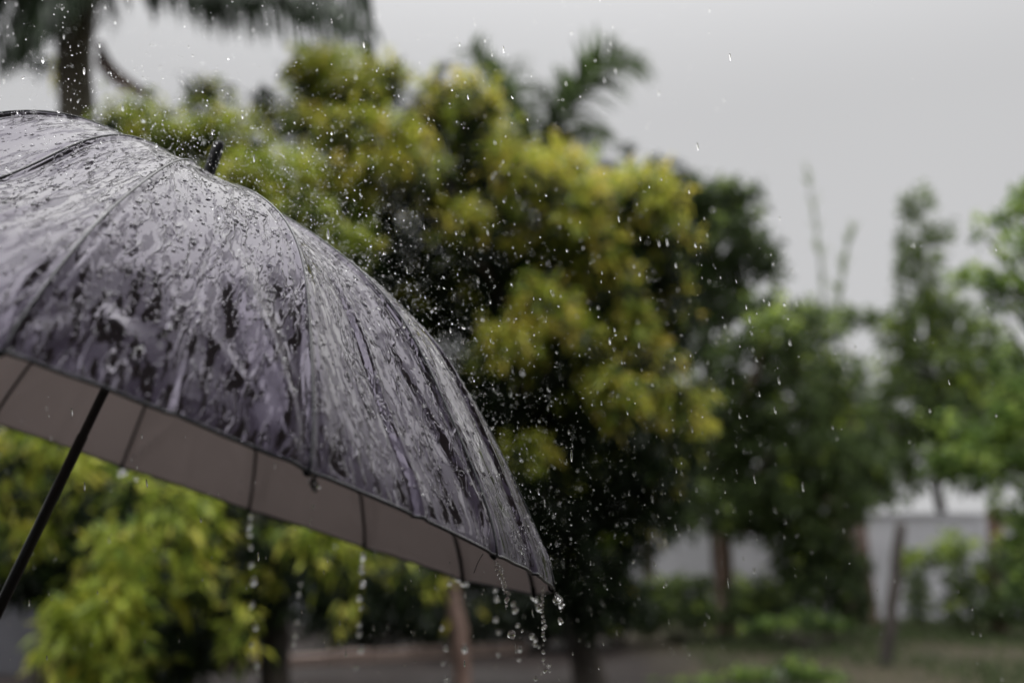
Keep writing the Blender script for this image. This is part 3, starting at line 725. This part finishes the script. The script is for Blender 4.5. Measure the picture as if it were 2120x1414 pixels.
# unseen trees, added as dark surroundings for the wet canopy to reflect
for (x, y, h_, w_, lab) in [(-5.5, -4.2, 6.4, 2.8, 'unseen leafy tree added behind the viewer on the left for dark reflections'), (0.5, -5.5, 7.0, 3.2, 'unseen leafy tree added straight behind the viewer for dark reflections'), (6.0, -4.0, 6.2, 2.8, 'unseen leafy tree added behind the viewer on the right for dark reflections'), (-8.5, 1.0, 5.6, 2.4, 'unseen leafy tree far to the left of the umbrella')]:
    root = empty('unseen_tree', (x, y, 0), lab, 'tree')
    trunk_path(root, [(x, y, -.1), (x + .1, y, h_ * .35), (x, y, h_ * .6)], .16, .09, M['bark'])
    n = 2600; g = rng.normal(size=(n, 3)); g /= np.linalg.norm(g, axis=1)[:, None]
    c = np.array([x, y, h_ * .55]) + g * rng.uniform(.2, 1, (n, 1)) ** .4 * np.array([w_, w_ * .8, h_ * .5]) * (1 + .15 * np.sin(g[:, :1] * 6 + g[:, 2:] * 5))
    idx = np.repeat(np.arange(n), 9); D = rng.normal(size=(len(idx), 3)) + [0, 0, -.4]; D /= np.linalg.norm(D, axis=1)[:, None]
    V, F = leaves(c[idx] + rng.normal(0, .12, (len(idx), 3)), D, rng.uniform(.18, .34, len(idx)), .4)
    mesh_obj('crown', V, F, M['mango_leaf'], root, attr=np.repeat(rng.uniform(.1, .6, len(idx)), 4))['kind'] = 'stuff'

root = empty('unseen_tree', (4.6, .2, 0), 'unseen tree added right of the viewer, its overhead branches darkening the canopy reflections', 'tree')  # overhead crown added out of view to darken what the canopy reflects
trunk_path(root, [(4.6, .2, -.1), (4.5, .2, 2.5), (3.9, .3, 4.8), (3.0, .5, 6.0)], .2, .08, M['bark'])
cs = np.array([(3.2, .5, 6.0, 1.5), (2.2, -.3, 6.4, 1.2), (4.2, .9, 5.6, 1.3), (3.8, -1.2, 6.2, 1.4), (1.6, .2, 6.7, 1.1), (4.0, 1.9, 5.3, 1.0), (1.5, 1.5, 6.2, 1.3), (2.6, 1.6, 6.0, 1.2), (.6, 1.3, 6.6, .9), (3.8, 3.3, 4.9, .95), (3.75, 3.9, 4.4, .8)])
gg = rng.normal(size=(8000, 3)); gg /= np.linalg.norm(gg, axis=1)[:, None]; ww = cs[rng.integers(0, len(cs), 8000)]
c = ww[:, :3] + gg * rng.uniform(.1, 1, (8000, 1)) ** .45 * ww[:, 3:] * [1, 1, .6]
idx = np.repeat(np.arange(8000), 8); D = rng.normal(size=(len(idx), 3)) + [0, 0, -.4]; D /= np.linalg.norm(D, axis=1)[:, None]
V, F = leaves(c[idx] + rng.normal(0, .1, (len(idx), 3)), D, rng.uniform(.14, .26, len(idx)), .42)
mesh_obj('crown', V, F, M['mango_leaf'], root, attr=np.repeat(rng.uniform(.1, .5, len(idx)), 4))['kind'] = 'stuff'

# ------------------------------------------------------------------ the umbrella
UC = np.array([-0.8610283603, 0.19631708085, 2.1841419702])
UR = np.array([[0.270479938905669, 0.9116202695339006, 0.3094981208739786], [-0.1819829714329841, 0.3640997383795799, -0.9134076738348234], [-0.9453691346548221, 0.19073506412524077, 0.264381040460796]])
H, EA, EB = 0.6096002225561712, 1.493856557954997, 0.7839462930141771
NR = 16
WS = np.array([[-0.5905,0.0143,1.2388],[-0.2623,0.1675,1.3837],[-0.0252,0.3251,1.6505],[0.0847,0.4631,1.9986],[0.0506,0.5604,2.3749],[-0.1223,0.6023,2.7221],[-0.4077,0.5825,2.9875],[-0.7621,0.5038,3.1305],[-1.1315,0.3783,3.1295],[-0.8147,-0.3194,1.6789],[-0.7874,-0.3439,1.7828],[-0.7701,-0.357,1.8521],[-0.7547,-0.3668,1.9168],[-0.5964,-0.3029,1.8725],[-0.5845,-0.2591,1.732],[-0.5778,-0.214,1.6138],[-0.5743,-0.1494,1.4738],[-0.5753,-0.1011,1.3864],[-0.578,-0.0647,1.3295],[-0.586,-0.006,1.2557],[-0.4018,-0.1817,1.8389],[-0.3678,-0.1345,1.7565],[-0.3324,-0.0754,1.6634],[-0.2995,-0.0056,1.5655],[-0.2635,0.1221,1.4197],[-0.1961,-0.0104,1.9083],[-0.1552,0.0435,1.8593],[-0.1349,0.0727,1.8338],[-0.0966,0.1339,1.7827],[-0.0678,0.1879,1.7405],[-0.0789,0.1387,2.1211],[-0.0382,0.1965,2.098],[0.0089,0.2718,2.0687],[0.0396,0.3287,2.0469],[0.0679,0.3929,2.0231],[-0.9347,-0.395,1.926],[-0.9072,-0.3989,1.9682],[-0.8268,-0.3926,2.0092],[-0.7337,-0.3769,2.0093],[-0.6803,-0.3741,2.154],[-0.6124,-0.3484,2.1633],[-0.4617,-0.2587,2.1775],[-0.3449,-0.167,2.0675],[-0.2727,-0.0833,2.2134],[-0.2186,-0.0282,2.1899],[-0.1742,0.0206,2.1694],[-0.1209,0.084,2.1432],[-0.0744,0.1448,2.1186],[-0.0342,0.2024,2.0957],[0.012,0.2773,2.0665],[0.0393,0.3282,2.0471],[-1.4598,0.2251,2.9846],[-1.1049,-0.1268,2.7629],[-1.6969,0.0675,2.7177],[-1.2472,-0.2213,2.6028],[-1.8068,-0.0704,2.3697],[-1.3131,-0.3041,2.394],[-1.7726,-0.1678,1.9934],[-1.2927,-0.3625,2.1682],[-1.5997,-0.2097,1.6461],[-1.1889,-0.3877,1.9599]])
WW = np.array([[0.02143,-0.00447,0.0],[0.02168,0.00121,0.0],[0.00238,0.01355,0.0],[0.01895,-0.02095,0.0],[0.00434,0.00225,0.0],[-0.00109,0.00869,0.0],[-0.00307,-0.00561,0.0],[-0.00635,-0.00611,0.0],[-0.01393,-0.01014,0.0],[0.03186,0.07811,0.0],[-0.00082,0.04815,0.0],[-0.00748,0.05623,0.0],[0.00107,0.038,0.0],[-0.03161,-0.06855,0.0],[-0.02278,-0.04948,0.0],[-0.01463,-0.02579,0.0],[0.00388,-0.00112,0.0],[0.00259,0.00816,0.0],[-0.00458,-0.00179,0.0],[-0.02096,-0.00028,0.0],[0.06209,0.02002,0.0],[-0.00446,0.02202,0.0],[0.00087,0.00586,0.0],[0.00677,-0.00436,0.0],[-0.02781,-0.00122,0.0],[0.04507,-0.05274,0.0],[-0.03861,0.01945,0.0],[-0.0294,0.02734,0.0],[0.01753,-0.00979,0.0],[0.00519,-0.01427,0.0],[-0.00902,0.01127,0.0],[0.00953,-0.00489,0.0],[-0.00932,0.00434,0.0],[-0.01304,0.01284,0.0],[-0.02143,0.01158,0.0],[-0.02281,-0.0754,0.0],[-0.00649,-0.03516,0.0],[0.02878,-0.04007,0.0],[0.02455,-0.01172,0.0],[-0.01179,0.03066,0.0],[-0.01245,0.02251,0.0],[0.01838,-0.01997,0.0],[-0.03353,0.01592,0.0],[0.00794,-0.00314,0.0],[-0.03114,0.02385,0.0],[0.02294,-0.02578,0.0],[0.02613,-0.00985,0.0],[-0.01027,0.00862,0.0],[0.01135,-0.00805,0.0],[0.00522,-0.00471,0.0],[-0.00029,0.00159,0.0],[0.0026,0.0019,0.0],[0.00019,0.00015,0.0],[-0.00046,-0.00034,0.0],[-0.00013,-0.00036,0.0],[8e-05,8e-05,0.0],[0.00015,0.00133,0.0],[-2e-05,-0.00014,0.0],[-0.00069,-0.0047,0.0],[-0.00011,-0.00118,0.0],[0.00381,0.03516,0.0]])


def zprof(r): return H * np.maximum(1 - np.abs(r) ** EA, 0) ** EB


def raw(k, r):
    a = 2 * np.pi * np.asarray(k) / NR; r = np.asarray(r)
    return UC + (r * np.cos(a))[..., None] * UR[:, 0] + (r * np.sin(a))[..., None] * UR[:, 1] + zprof(r)[..., None] * UR[:, 2]


def warp(P):
    sh = P.shape; Q = P.reshape(-1, 3)
    K = np.exp(-((Q[:, None] - WS[None]) ** 2).sum(2) / (2 * 0.22 ** 2))
    return (Q + K @ WW).reshape(sh)


def rib_pts(k, r): return cam2w(warp(raw(np.full(np.shape(r), float(k)), r)) * RAD)


AX = cam2w(UR[:, 2]) - EYE                      # umbrella axis in the world
rs_ = np.linspace(0, 1, 400); zz = zprof(rs_); arc = np.concatenate([[0], np.cumsum(np.hypot(np.diff(rs_), np.diff(zz)))]); S1 = arc[-1]


def seg_ridge(X, Y, x0, y0, x1, y1, wd, amp, taper=True):
    dx, dy = x1 - x0, y1 - y0; L2 = dx * dx + dy * dy
    t = ((X - x0) * dx + (Y - y0) * dy) / L2; tc_ = np.clip(t, 0, 1)
    d2 = (X - x0 - tc_ * dx) ** 2 + (Y - y0 - tc_ * dy) ** 2
    prof_ = np.exp(-d2 / (2 * wd * wd)) - .35 * np.exp(-d2 / (2 * (2.1 * wd) ** 2))
    return amp * prof_ * np.minimum(1, .35 + tc_ * 5) * (1 - tc_ * tc_ * (3 - 2 * tc_))


FOLDS = {}
for k in range(-6, 10):
    r_ = random.Random(100 + k)
    f = []
    for side in (-1, 1):
        for q in range(2):
            f.append((side * .19, S1 - .01, side * (.19 - r_.uniform(.08, .2)), S1 - r_.uniform(.28, .5), r_.uniform(.009, .015), r_.uniform(.004, .009)))
    FOLDS[k] = f
# the strong folds the photograph shows, in panel coordinates (lateral, along the rib), unit radius
FOLDS[0] = [(.174, S1 - .015, -.03, S1 - .58, .019, .038), (.182, S1 - .04, .07, S1 - .5, .018, -.012), (.165, S1 - .01, -.02, S1 - .23, .012, .009), (-.17, S1 - .03, -.10, S1 - .12, .013, .008), (-.10, S1 - .12, -.045, S1 - .075, .014, .008), (-.185, S1 - .05, -.12, S1 - .45, .014, .006)]
FOLDS[1] = [(.182, S1 - .02, .06, S1 - .50, .010, .010), (.188, S1 - .02, .125, S1 - .42, .007, .007), (-.17, S1 - .02, -.12, S1 - .3, .012, .004)]
FOLDS[2] = [(.17, S1 - .02, .10, S1 - .4, .012, .006), (-.18, S1 - .03, -.12, S1 - .35, .010, .005)]


def panel_grid(k, nu, nr_, rmin=0.012):
    u = np.linspace(0, 1, nu); tt = np.linspace(0, 1, nr_)
    sarc = arc[-1] * tt; r = np.interp(sarc, arc, rs_); r = np.maximum(r, rmin)
    A0 = warp(raw(np.full(nr_, float(k)), r)); A1 = warp(raw(np.full(nr_, k + 1.0), r))
    P = A0[:, None] * (1 - u)[None, :, None] + A1[:, None] * u[None, :, None]
    bow = 4 * u * (1 - u)
    # cloth pulled slightly inward between the ribs high up, hem hanging a little at the edge
    Wd = np.linalg.norm(A1 - A0, axis=1)
    X = (u - .5)[None, :] * Wd[:, None]; Y = np.repeat(sarc[:, None], nu, 1)
    Gu = np.gradient(P, axis=1); Gr = np.gradient(P, axis=0); Nn = np.cross(Gu, Gr); Nn /= np.linalg.norm(Nn, axis=2)[..., None] + 1e-12
    cen = warp(UC[None] + UR[:, 2][None] * .1)[0]
    if (Nn[nr_ // 2, nu // 2] @ (P[nr_ // 2, nu // 2] - cen)) < 0: Nn = -Nn
    off = -{1: .028, 2: -.012, 3: .012}.get(k, .010) * bow[None, :] * np.sin(np.pi * np.clip(tt, 0, 1) ** 1.5)[:, None]
    off = off + .010 * bow[None, :] * np.clip((tt - .86) / .14, 0, 1)[:, None] ** 2
    for f in FOLDS[k]: off = off + seg_ridge(X, Y, *f)
    # ironed crease down the middle of each cloth panel
    cr = np.clip((tt - .5) / .12, 0, 1)[:, None]
    ca = .35 if k == 0 else 1
    off = off - .009 * ca * cr * np.exp(-(np.abs(X) / .0045)) + .006 * ca * cr * np.exp(-((X - .012) / .008) ** 2)
    # seam cord channel
    e = np.minimum(u, 1 - u)[None, :] * Wd[:, None]
    off = off - .003 * np.exp(-(e - .012) ** 2 / (2 * .005 ** 2)) * np.clip(tt * 3, 0, 1)[:, None]
    off = off + .0015 * np.sin(X * 60 + k) * np.sin(Y * 22 + 2 * k) * np.clip(Wd[:, None] * 3, 0, 1)
    fade = np.minimum(1, e / .010)
    P = P + Nn * (off * fade)[..., None]
    return P, Nn, X, Y


ub = cam2w((UC - UR[:, 2] * 1.05) * RAD)
umb = empty('umbrella', ub, 'open wet black umbrella with sixteen ribs and a grey lining, streaming with rain', 'umbrella')
PN = {}
for k in range(-6, 10):
    near = -2 <= k <= 4
    nu, nr_ = (150, 280) if 0 <= k <= 2 else (70, 200) if near else (28, 70)
    P, Nn, X, Y = panel_grid(k, nu, nr_)
    PN[k] = (P, Nn)
    Wp = cam2w(P * RAD); Np = cam2w(Nn) - EYE
    Vo = Wp.reshape(-1, 3); Vi = (Wp - Np * .0007).reshape(-1, 3)
    q = (np.arange(nr_ - 1)[:, None] * nu + np.arange(nu - 1)[None]).ravel()
    Fo = np.stack([q, q + 1, q + nu + 1, q + nu], 1)
    n0 = len(Vo)
    # orientation
    a_, b_, c_ = Vo[Fo[len(Fo) // 2, 0]], Vo[Fo[len(Fo) // 2, 1]], Vo[Fo[len(Fo) // 2, 2]]
    if np.cross(b_ - a_, c_ - a_) @ Np[nr_ // 2, nu // 2] < 0: Fo = Fo[:, ::-1]
    Fi = Fo[:, ::-1] + n0
    e0 = (nr_ - 1) * nu + np.arange(nu - 1); Fe = np.stack([e0, e0 + 1, e0 + 1 + n0, e0 + n0], 1)
    uv = np.stack([X.ravel() * RAD + k * .37, Y.ravel() * RAD], 1); uv = np.concatenate([uv, uv])
    F_ = np.concatenate([Fo, Fi, Fe]); mi = np.concatenate([np.zeros(len(Fo)), np.ones(len(Fi)), np.zeros(len(Fe))])
    mesh_obj('canopy_panel', np.concatenate([Vo, Vi]), F_, [M['fabric'], M['lining']], umb, True, mi, uv=uv)
    # hem along the rim
    edge = cam2w((P[-1] + Nn[-1] * .0) * RAD)
    mb = MB(); mb.tube(edge[::2] if near else edge, .0016, 6); mb.build('hem', M['cord'], umb, True)
    # seam cord, rib and its tip
    r = np.interp(np.linspace(.01, 1, 70) * S1, arc, rs_)
    C_ = rib_pts(k, r)
    nrm = (cam2w(Nn[:, 0]) - EYE)[np.linspace(0, nr_ - 1, 70).astype(int)]
    mb = MB(); mb.tube(C_ + nrm * .0003, .0011, 6); mb.build('seam', M['cord'], umb, True)
    mb = MB(); mb.tube(C_[2:] - nrm[2:] * .0042, .0021, 6); mb.build('rib', M['rib_metal'], umb, True)
    T_ = C_[-1] - C_[-4]; T_ /= np.linalg.norm(T_)
    mb = MB(); mb.tube(np.array([C_[-1] - T_ * .010 - nrm[-1] * .003, C_[-1] - nrm[-1] * .003, C_[-1] + T_ * .002 - nrm[-1] * .002, C_[-1] + T_ * .004 - nrm[-1] * .002]), [.0024, .003, .0026, .001], 8); mb.build('rib_tip', M['black_plastic'], umb, True)
# stretchers
run = cam2w((UC + UR[:, 2] * .20) * RAD)
for k in range(-6, 10):
    P_ = rib_pts(k, np.array([.42]))[0]
    mb = MB(); d_ = P_ - run; d_ -= AX * (d_ @ AX); d_ /= np.linalg.norm(d_)
    mb.tube(np.array([run + d_ * .012, P_ - AX * .006]), .0017, 6); mb.build('stretcher', M['rib_metal'], umb, True)
mb = MB(); mb.tube(np.array([run - AX * .03, run - AX * .012, run - AX * .01, run + AX * .012]), [.011, .011, .015, .015], 16); mb.build('runner', M['black_plastic'], umb, True)
top = cam2w((UC + UR[:, 2] * H) * RAD)
apx = rib_pts(0, np.array([0.0]))[0]
bot = cam2w(UC * RAD)
# shaft: from the apex down to the grip; the lower end as the photograph shows it
sd = apx - cam2w((np.array([(170 - 1060) / FPX, (905 - 707) / FPX, 1.0]) * 2.19) * RAD)
sd /= np.linalg.norm(sd)
gripTop = apx - sd * .70
mb = MB(); mb.tube(np.array([apx - sd * .005, apx - sd * .33, apx - sd * .331, gripTop - sd * .02]), [.0052, .0052, .0060, .0060], 20); mb.build('shaft', M['shaft_paint'], umb, True)
mb = MB(); g_ = [(0, .009), (.006, .014), (.02, .0165), (.06, .0165), (.10, .0155), (.15, .017), (.19, .0175), (.205, .016), (.21, .008)]
mb.tube(np.array([gripTop - sd * a for a, _ in g_]), [r for _, r in g_], 20); mb.build('grip', M['black_plastic'], umb, True)
# ferrule and cap
mb = MB(); g_ = [(-.004, .012), (.002, .0105), (.006, .0085), (.02, .0078), (.05, .0072), (.066, .0068), (.071, .0055), (.0735, .002)]
tipw = cam2w(np.array([(457 - 1060) / FPX, (293 - 707) / FPX, 1.0]) * np.linalg.norm(0) + np.array([(457 - 1060) / FPX, (293 - 707) / FPX, 1.0]) * 2.37 * RAD)
fd = tipw - apx; fl_ = np.linalg.norm(fd); fd /= fl_; sc_ = fl_ / .0735
mb.tube(np.array([apx + fd * a * sc_ for a, _ in g_]), [r for _, r in g_], 20); mb.build('ferrule', M['black_plastic'], umb, True)
# loose thread under the rim
t0_ = cam2w(np.array([(998 - 1060) / FPX, (1150 - 707) / FPX, 1]) * 1.68 * RAD)
th = [t0_ + cam2w(np.array([x, y, 0]) * 1.68 * RAD / FPX) - EYE for x, y in [(2, -4), (-3, 4), (-9, 15), (-14, 28), (-17, 36)]]
mb = MB(); mb.tube(np.array(th), .0004, 5); mb.build('loose_thread', M['thread'], umb, True)

# ------------------------------------------------------------------ water
def ico(sub=1):
    import bmesh
    bm = bmesh.new(); bmesh.ops.create_icosphere(bm, subdivisions=sub, radius=1)
    V = np.array([v.co[:] for v in bm.verts]); F = np.array([[v.index for v in f.verts] for f in bm.faces]); bm.free(); return V, F


IV1, IF1 = ico(1); IV2, IF2 = ico(2); IV3, IF3 = ico(3)


def blobs(P, A3, IV, IF):
    """P centres (n,3); A3 (n,3,3) rows are the three semi-axis vectors"""
    n = len(P); V = P[:, None] + np.einsum('vi,nij->nvj', IV, A3)
    F = IF[None] + (np.arange(n) * len(IV))[:, None, None]
    return V.reshape(-1, 3), F.reshape(-1, 3)


def frames(Z, a, c):
    """semi-axes: c along Z, a across"""
    n = len(Z); Z = Z / np.linalg.norm(Z, axis=1)[:, None]
    X = np.cross(Z, rng.normal(size=(n, 3))); X /= np.linalg.norm(X, axis=1)[:, None]; Y = np.cross(Z, X)
    a = np.asarray(a).reshape(-1, 1); c = np.asarray(c).reshape(-1, 1)
    return np.stack([X * a, Y * a, Z * c], 1)


# beads and runs of water standing on the canopy
BV = []; BF = []; off = 0
for k in range(-2, 5):
    P, Nn = PN[k]; nr_, nu = P.shape[:2]
    nbd = {-2: 120, -1: 420, 0: 620, 1: 560, 2: 420, 3: 160, 4: 60}[k]
    i = (rng.uniform(.25, 1, nbd) ** .8 * (nr_ - 3)).astype(int) + 1; j = rng.integers(2, nu - 3, nbd)
    p = cam2w(P[i, j] * RAD); nn_ = cam2w(Nn[i, j]) - EYE; dn = cam2w(P[i + 1, j]) - cam2w(P[i - 1, j]); dn /= np.linalg.norm(dn, axis=1)[:, None]
    sd_ = np.cross(nn_, dn)
    # bead direction wanders from the fall line
    an = rng.normal(0, .35, nbd)[:, None]; dd = dn * np.cos(an) + sd_ * np.sin(an); ss = np.cross(nn_, dd)
    s = np.exp(rng.normal(math.log(.00095), .42, nbd))[:, None]; el = rng.uniform(1.0, 2.6, (nbd, 1))
    A3 = np.stack([ss * s * 1.0, nn_ * s * .62, dd * s * el], 1)
    V, F = blobs(p, A3, IV2, IF2); BV.append(V); BF.append(F + off); off += len(V)
tag(mesh_obj('water_beads', np.concatenate(BV), np.concatenate(BF), M['water'], smooth=True), 'clear water beads standing all over the wet umbrella canopy', 'water beads', kind='stuff')
# meandering runs
mb = MB()
for k, cnt in ((-1, 26), (0, 46), (1, 60), (2, 40), (3, 12)):
    P, Nn = PN[k]; nr_, nu = P.shape[:2]
    for q in range(cnt):
        i0 = int(rng.uniform(.30, .85) * nr_); ln = int(rng.uniform(.05, .2) * nr_); j = rng.uniform(3, nu - 4); vel = 0
        pts = []; rad = []
        steps = ln * 2; w0 = rng.uniform(.0005, .0011)
        for s in range(steps):
            ii = i0 + s / 2
            if ii > nr_ - 2: break
            vel = vel * .86 + rng.normal(0, .10); j = min(max(j + vel, 2), nu - 3)
            a, c = int(ii), int(j); fa, fc = ii - a, j - c
            pp = (P[a, c] * (1 - fa) * (1 - fc) + P[a + 1, c] * fa * (1 - fc) + P[a, c + 1] * (1 - fa) * fc + P[a + 1, c + 1] * fa * fc)
            pts.append(cam2w(pp * RAD)); rad.append(w0 * (.55 + .45 * math.sin(s * .55 + q)) * (0.4 + .6 * min(1, s / 6)) * (1.5 if s > steps - 4 else 1))
        if len(pts) > 4: rad[-1] *= .3; rad[0] *= .2; mb.tube(np.array(pts), rad, 6)
tag(mb.build('water_runs', M['water'], smooth=True), 'thin meandering runs of water creeping down the umbrella canopy', 'water runs', kind='stuff')

# drips falling from the rim
def stream(label, chain, z, group=None):
    """chain: (px, py, radius px, elongation) measured in the photograph, hanging at distance z"""
    c0 = cam2w(np.array([(chain[0][0] - 1060) / FPX, (chain[0][1] - 707) / FPX, 1]) * z)
    root = empty('dripping_water', c0, label, 'drips', 'water dripping from the umbrella rim')
    for (x, y, rp, el) in chain:
        x += rng.normal(0, 1.6); y += rng.normal(0, 2.0); rp *= rng.uniform(.7, 1.15); el *= rng.uniform(.9, 1.5)
        zz_ = z + rng.uniform(-.006, .006)
        rp *= .85; c = cam2w(np.array([(x - 1060) / FPX, (y - 707) / FPX, 1]) * zz_); r = rp / FPX * zz_
        V = IV3 * (1 + .10 * np.sin(IV3[:, :1] * 3 + rng.uniform(0, 6)) * np.cos(IV3[:, 1:2] * 4 + rng.uniform(0, 6)))
        Z = np.array([rng.normal(0, .25), rng.normal(0, .25), 1.0]); A3 = frames(Z[None], [r], [r * el])[0]
        mesh_obj('drop', c + V @ A3, IF3, M['water'], root, True)
    return root


def ropes(root_label, pts, rads, z, extra):
    root = stream(root_label, extra, z)
    mb = MB(); P = np.array([cam2w(np.array([(x - 1060) / FPX, (y - 707) / FPX, 1]) * z) for x, y in pts])
    t = np.linspace(0, 1, 40); k = np.linspace(0, 1, len(P)); C = np.stack([np.interp(t, k, P[:, j]) for j in range(3)], 1)
    rr_ = np.interp(t, k, rads) / FPX * z * (1 + .35 * np.sin(t * 55) + .2 * rng.normal(size=40) * .5)
    C += rng.normal(0, .00025, C.shape); mb.tube(C, rr_, 10); mb.build('water_rope', M['water'], root, True)


z1, z2, z3, z4 = 1.43 * RAD, 1.70 * RAD, 2.0 * RAD, 2.05 * RAD
ropes('broken rope of water hanging from the near rim corner with the long dark fold', [(648, 972), (646, 985), (649, 1002), (652, 1018)], [4, 8, 7, 4], z1, [(656, 1010, 8, 1), (647, 1048, 4, 2.2), (644, 1075, 3, 2), (643, 1100, 2, 1.5)])
ropes('twisted rope of water and drops at the lower rim corner beside the loose thread', [(1028, 1160), (1031, 1180), (1040, 1198), (1045, 1215), (1047, 1228)], [3, 5, 4, 4, 3.5], z2, [(1038, 1182, 5, 1), (1050, 1238, 7.5, 1.4), (1051, 1250, 3, 1), (1062, 1314, 9, 1.1), (1083, 1308, 3, 1.2), (1034, 1170, 3.5, 1.2)])
ropes('beaded thread of drops falling from the rim just before its last corner', [(1124, 1214), (1123, 1235), (1122, 1255), (1122, 1268)], [2, 2.5, 3, 3], z4, [(1122, 1262, 4, 1.3), (1121, 1274, 4, 1.3), (1123, 1287, 5, 1), (1125, 1298, 7, 1), (1129, 1300, 5, 1), (1124, 1314, 3.5, 1.4), (1129, 1325, 4.5, 1), (1124, 1347, 3.2, 1.4), (1124, 1363, 3, 1.2), (1130, 1389, 4, 1.3), (1136, 1392, 3.5, 1), (1108, 1406, 5.5, 1), (1126, 1334, 2, 1), (1127, 1374, 2, 1)])
ropes('short curl of water leaving the rightmost rim corner', [(1150, 1228), (1156, 1236), (1161, 1247), (1164, 1258)], [2.5, 4.5, 5, 5], z4, [(1164, 1257, 5, 1.2), (1146, 1242, 4, 1), (1163, 1266, 2, 1), (1159, 1285, 6, 1.5), (1158, 1290, 3, 1)])
zf = [(515, 3.16), (745, 3.02), (255, 3.18), (950, 2.75), (1108, 2.42)]
stream('blurred string of drops falling from the far rim corner midway along', [(517, 1072, 4, 1.6), (519, 1090, 5, 1.5), (518, 1106, 6.5, 1), (519, 1134, 6.5, 1), (523, 1170, 6, 1), (525, 1207, 6.5, 1), (520, 1248, 6, 1), (527, 1298, 5.5, 1.2), (523, 1335, 4, 1), (531, 1377, 6, 1), (534, 1390, 4, 1)], 3.16 * RAD)
stream('blurred string of drops in a straight line below the far rim, nearer the pale trunk', [(752, 1152, 4, 1.8), (751, 1168, 5, 1.2), (749, 1185, 5.5, 1), (748, 1212, 6.5, 1), (746, 1240, 6.5, 1), (744, 1256, 6, 1.2), (743, 1294, 6.5, 1), (744, 1315, 6, 1), (746, 1348, 6.5, 1), (740, 1380, 6, 1)], 3.02 * RAD)
stream('little cluster of drops clinging to the far rim corner beside the shaft', [(252, 972, 6, 1), (258, 980, 6, 1), (250, 985, 5, 1), (281, 988, 6, 1), (245, 976, 4, 1)], 3.17 * RAD)
stream('drops falling past the pale trunk from the far rim corner above it', [(935, 1192, 6, 1), (944, 1196, 6, 1), (958, 1204, 6, 1), (967, 1210, 6.5, 1), (950, 1202, 4, 1), (1027, 1220, 5, 1), (1028, 1242, 5.5, 1), (1030, 1286, 5, 1), (1035, 1306, 5, 1), (1034, 1352, 5.5, 1), (963, 1342, 6, 1), (930, 1208, 5, 1), (921, 1340, 5, 1), (917, 1372, 5, 1), (918, 1302, 5.5, 1), (922, 1406, 5.5, 1)], 2.75 * RAD)
stream('drops falling from the far rim corner closest to the rightmost tip', [(1104, 1236, 6, 1), (1112, 1240, 6, 1.2), (1115, 1255, 6, 1.3), (1056, 1226, 5, 1.3), (1062, 1250, 5, 1), (1066, 1262, 5.5, 1), (1072, 1294, 5, 1.1), (1103, 1316, 5.5, 1), (1106, 1330, 5, 1), (1110, 1324, 4, 1), (1115, 1337, 3.5, 1), (1075, 1342, 5, 1), (1076, 1366, 5.5, 1), (1141, 1378, 4.5, 1)], 2.42 * RAD)
stream('column of blurred drops falling before the dark trunk of the mango tree', [(621, 1210, 5.5, 1), (619, 1230, 5.5, 1), (616, 1290, 5.5, 1), (612, 1314, 5, 1), (611, 1332, 5.5, 1)], 3.2 * RAD)

# rain and spray
def frustum(n, xr, yr, z0, z1, bias=1.0):
    x = rng.uniform(*xr, n); y = rng.uniform(*yr, n); z = z0 + (z1 - z0) * rng.random(n) ** bias
    return np.stack([(x - 1060) / FPX * z, (y - 707) / FPX * z, z], 1)


def band(n, sig):
    """spray thrown up off the canopy: starts on the canopy's outline and thins out away from it"""
    ks = rng.uniform(-2, 5, n); r = rng.uniform(.15, 1, n); p = warp(raw(ks, r)) * RAD
    nn_ = p - UC * RAD; nn_ /= np.linalg.norm(nn_, axis=1)[:, None]
    up = -(np.array([0, 0, 1.0]) @ np.stack([RGT, -UPV, FWD], 1)) * -1
    dist = rng.exponential(sig, n)[:, None]
    return p + (nn_ * .9 + up * rng.uniform(-.2, .8, (n, 1)) + rng.normal(0, .25, (n, 3))) * dist + rng.normal(0, .006, (n, 3))


g_dir = np.array([0, 0, -1.0])
# 1 steady rain
Q = np.concatenate([frustum(1500, (-50, 1500), (-40, 1450), .72, 2.6, .8), frustum(140, (1400, 2150), (500, 1450), .8, 2.4), frustum(500, (700, 1650), (450, 1450), .8, 2.0)])
Q = np.concatenate([Q, frustum(60, (100, 1700), (0, 1400), .9, 1.5)]); P = cam2w(Q); n = len(P); s = np.minimum(np.exp(rng.normal(math.log(.00038), .33, n)), .0008); s[-60:] = rng.uniform(.0007, .0011, 60); el = rng.uniform(3.0, 6.0, n)
Z = g_dir + rng.normal(0, .05, (n, 3)) + np.array([.10, 0, 0])
V, F = blobs(P, frames(Z, s, s * el), IV2, IF2)
tag(mesh_obj('rain', V, F, M['water'], smooth=True), 'falling raindrops in the air all round the umbrella', 'rain', kind='stuff')
# 2 spray
Q = np.concatenate([band(3600, .05), band(2600, .12), band(1100, .25)])
P = cam2w(Q); n = len(P); s = np.exp(rng.normal(math.log(.00032), .45, n)); el = rng.uniform(1.0, 2.8, n)
Z = rng.normal(0, .45, (n, 3)) + np.array([.45, 0, -1.0])
V, F = blobs(P, frames(Z, s, s * el), IV1, IF1)
tag(mesh_obj('spray', V, F, M['water'], smooth=True), 'fine spray of droplets bouncing off the wet canopy', 'spray', kind='stuff')
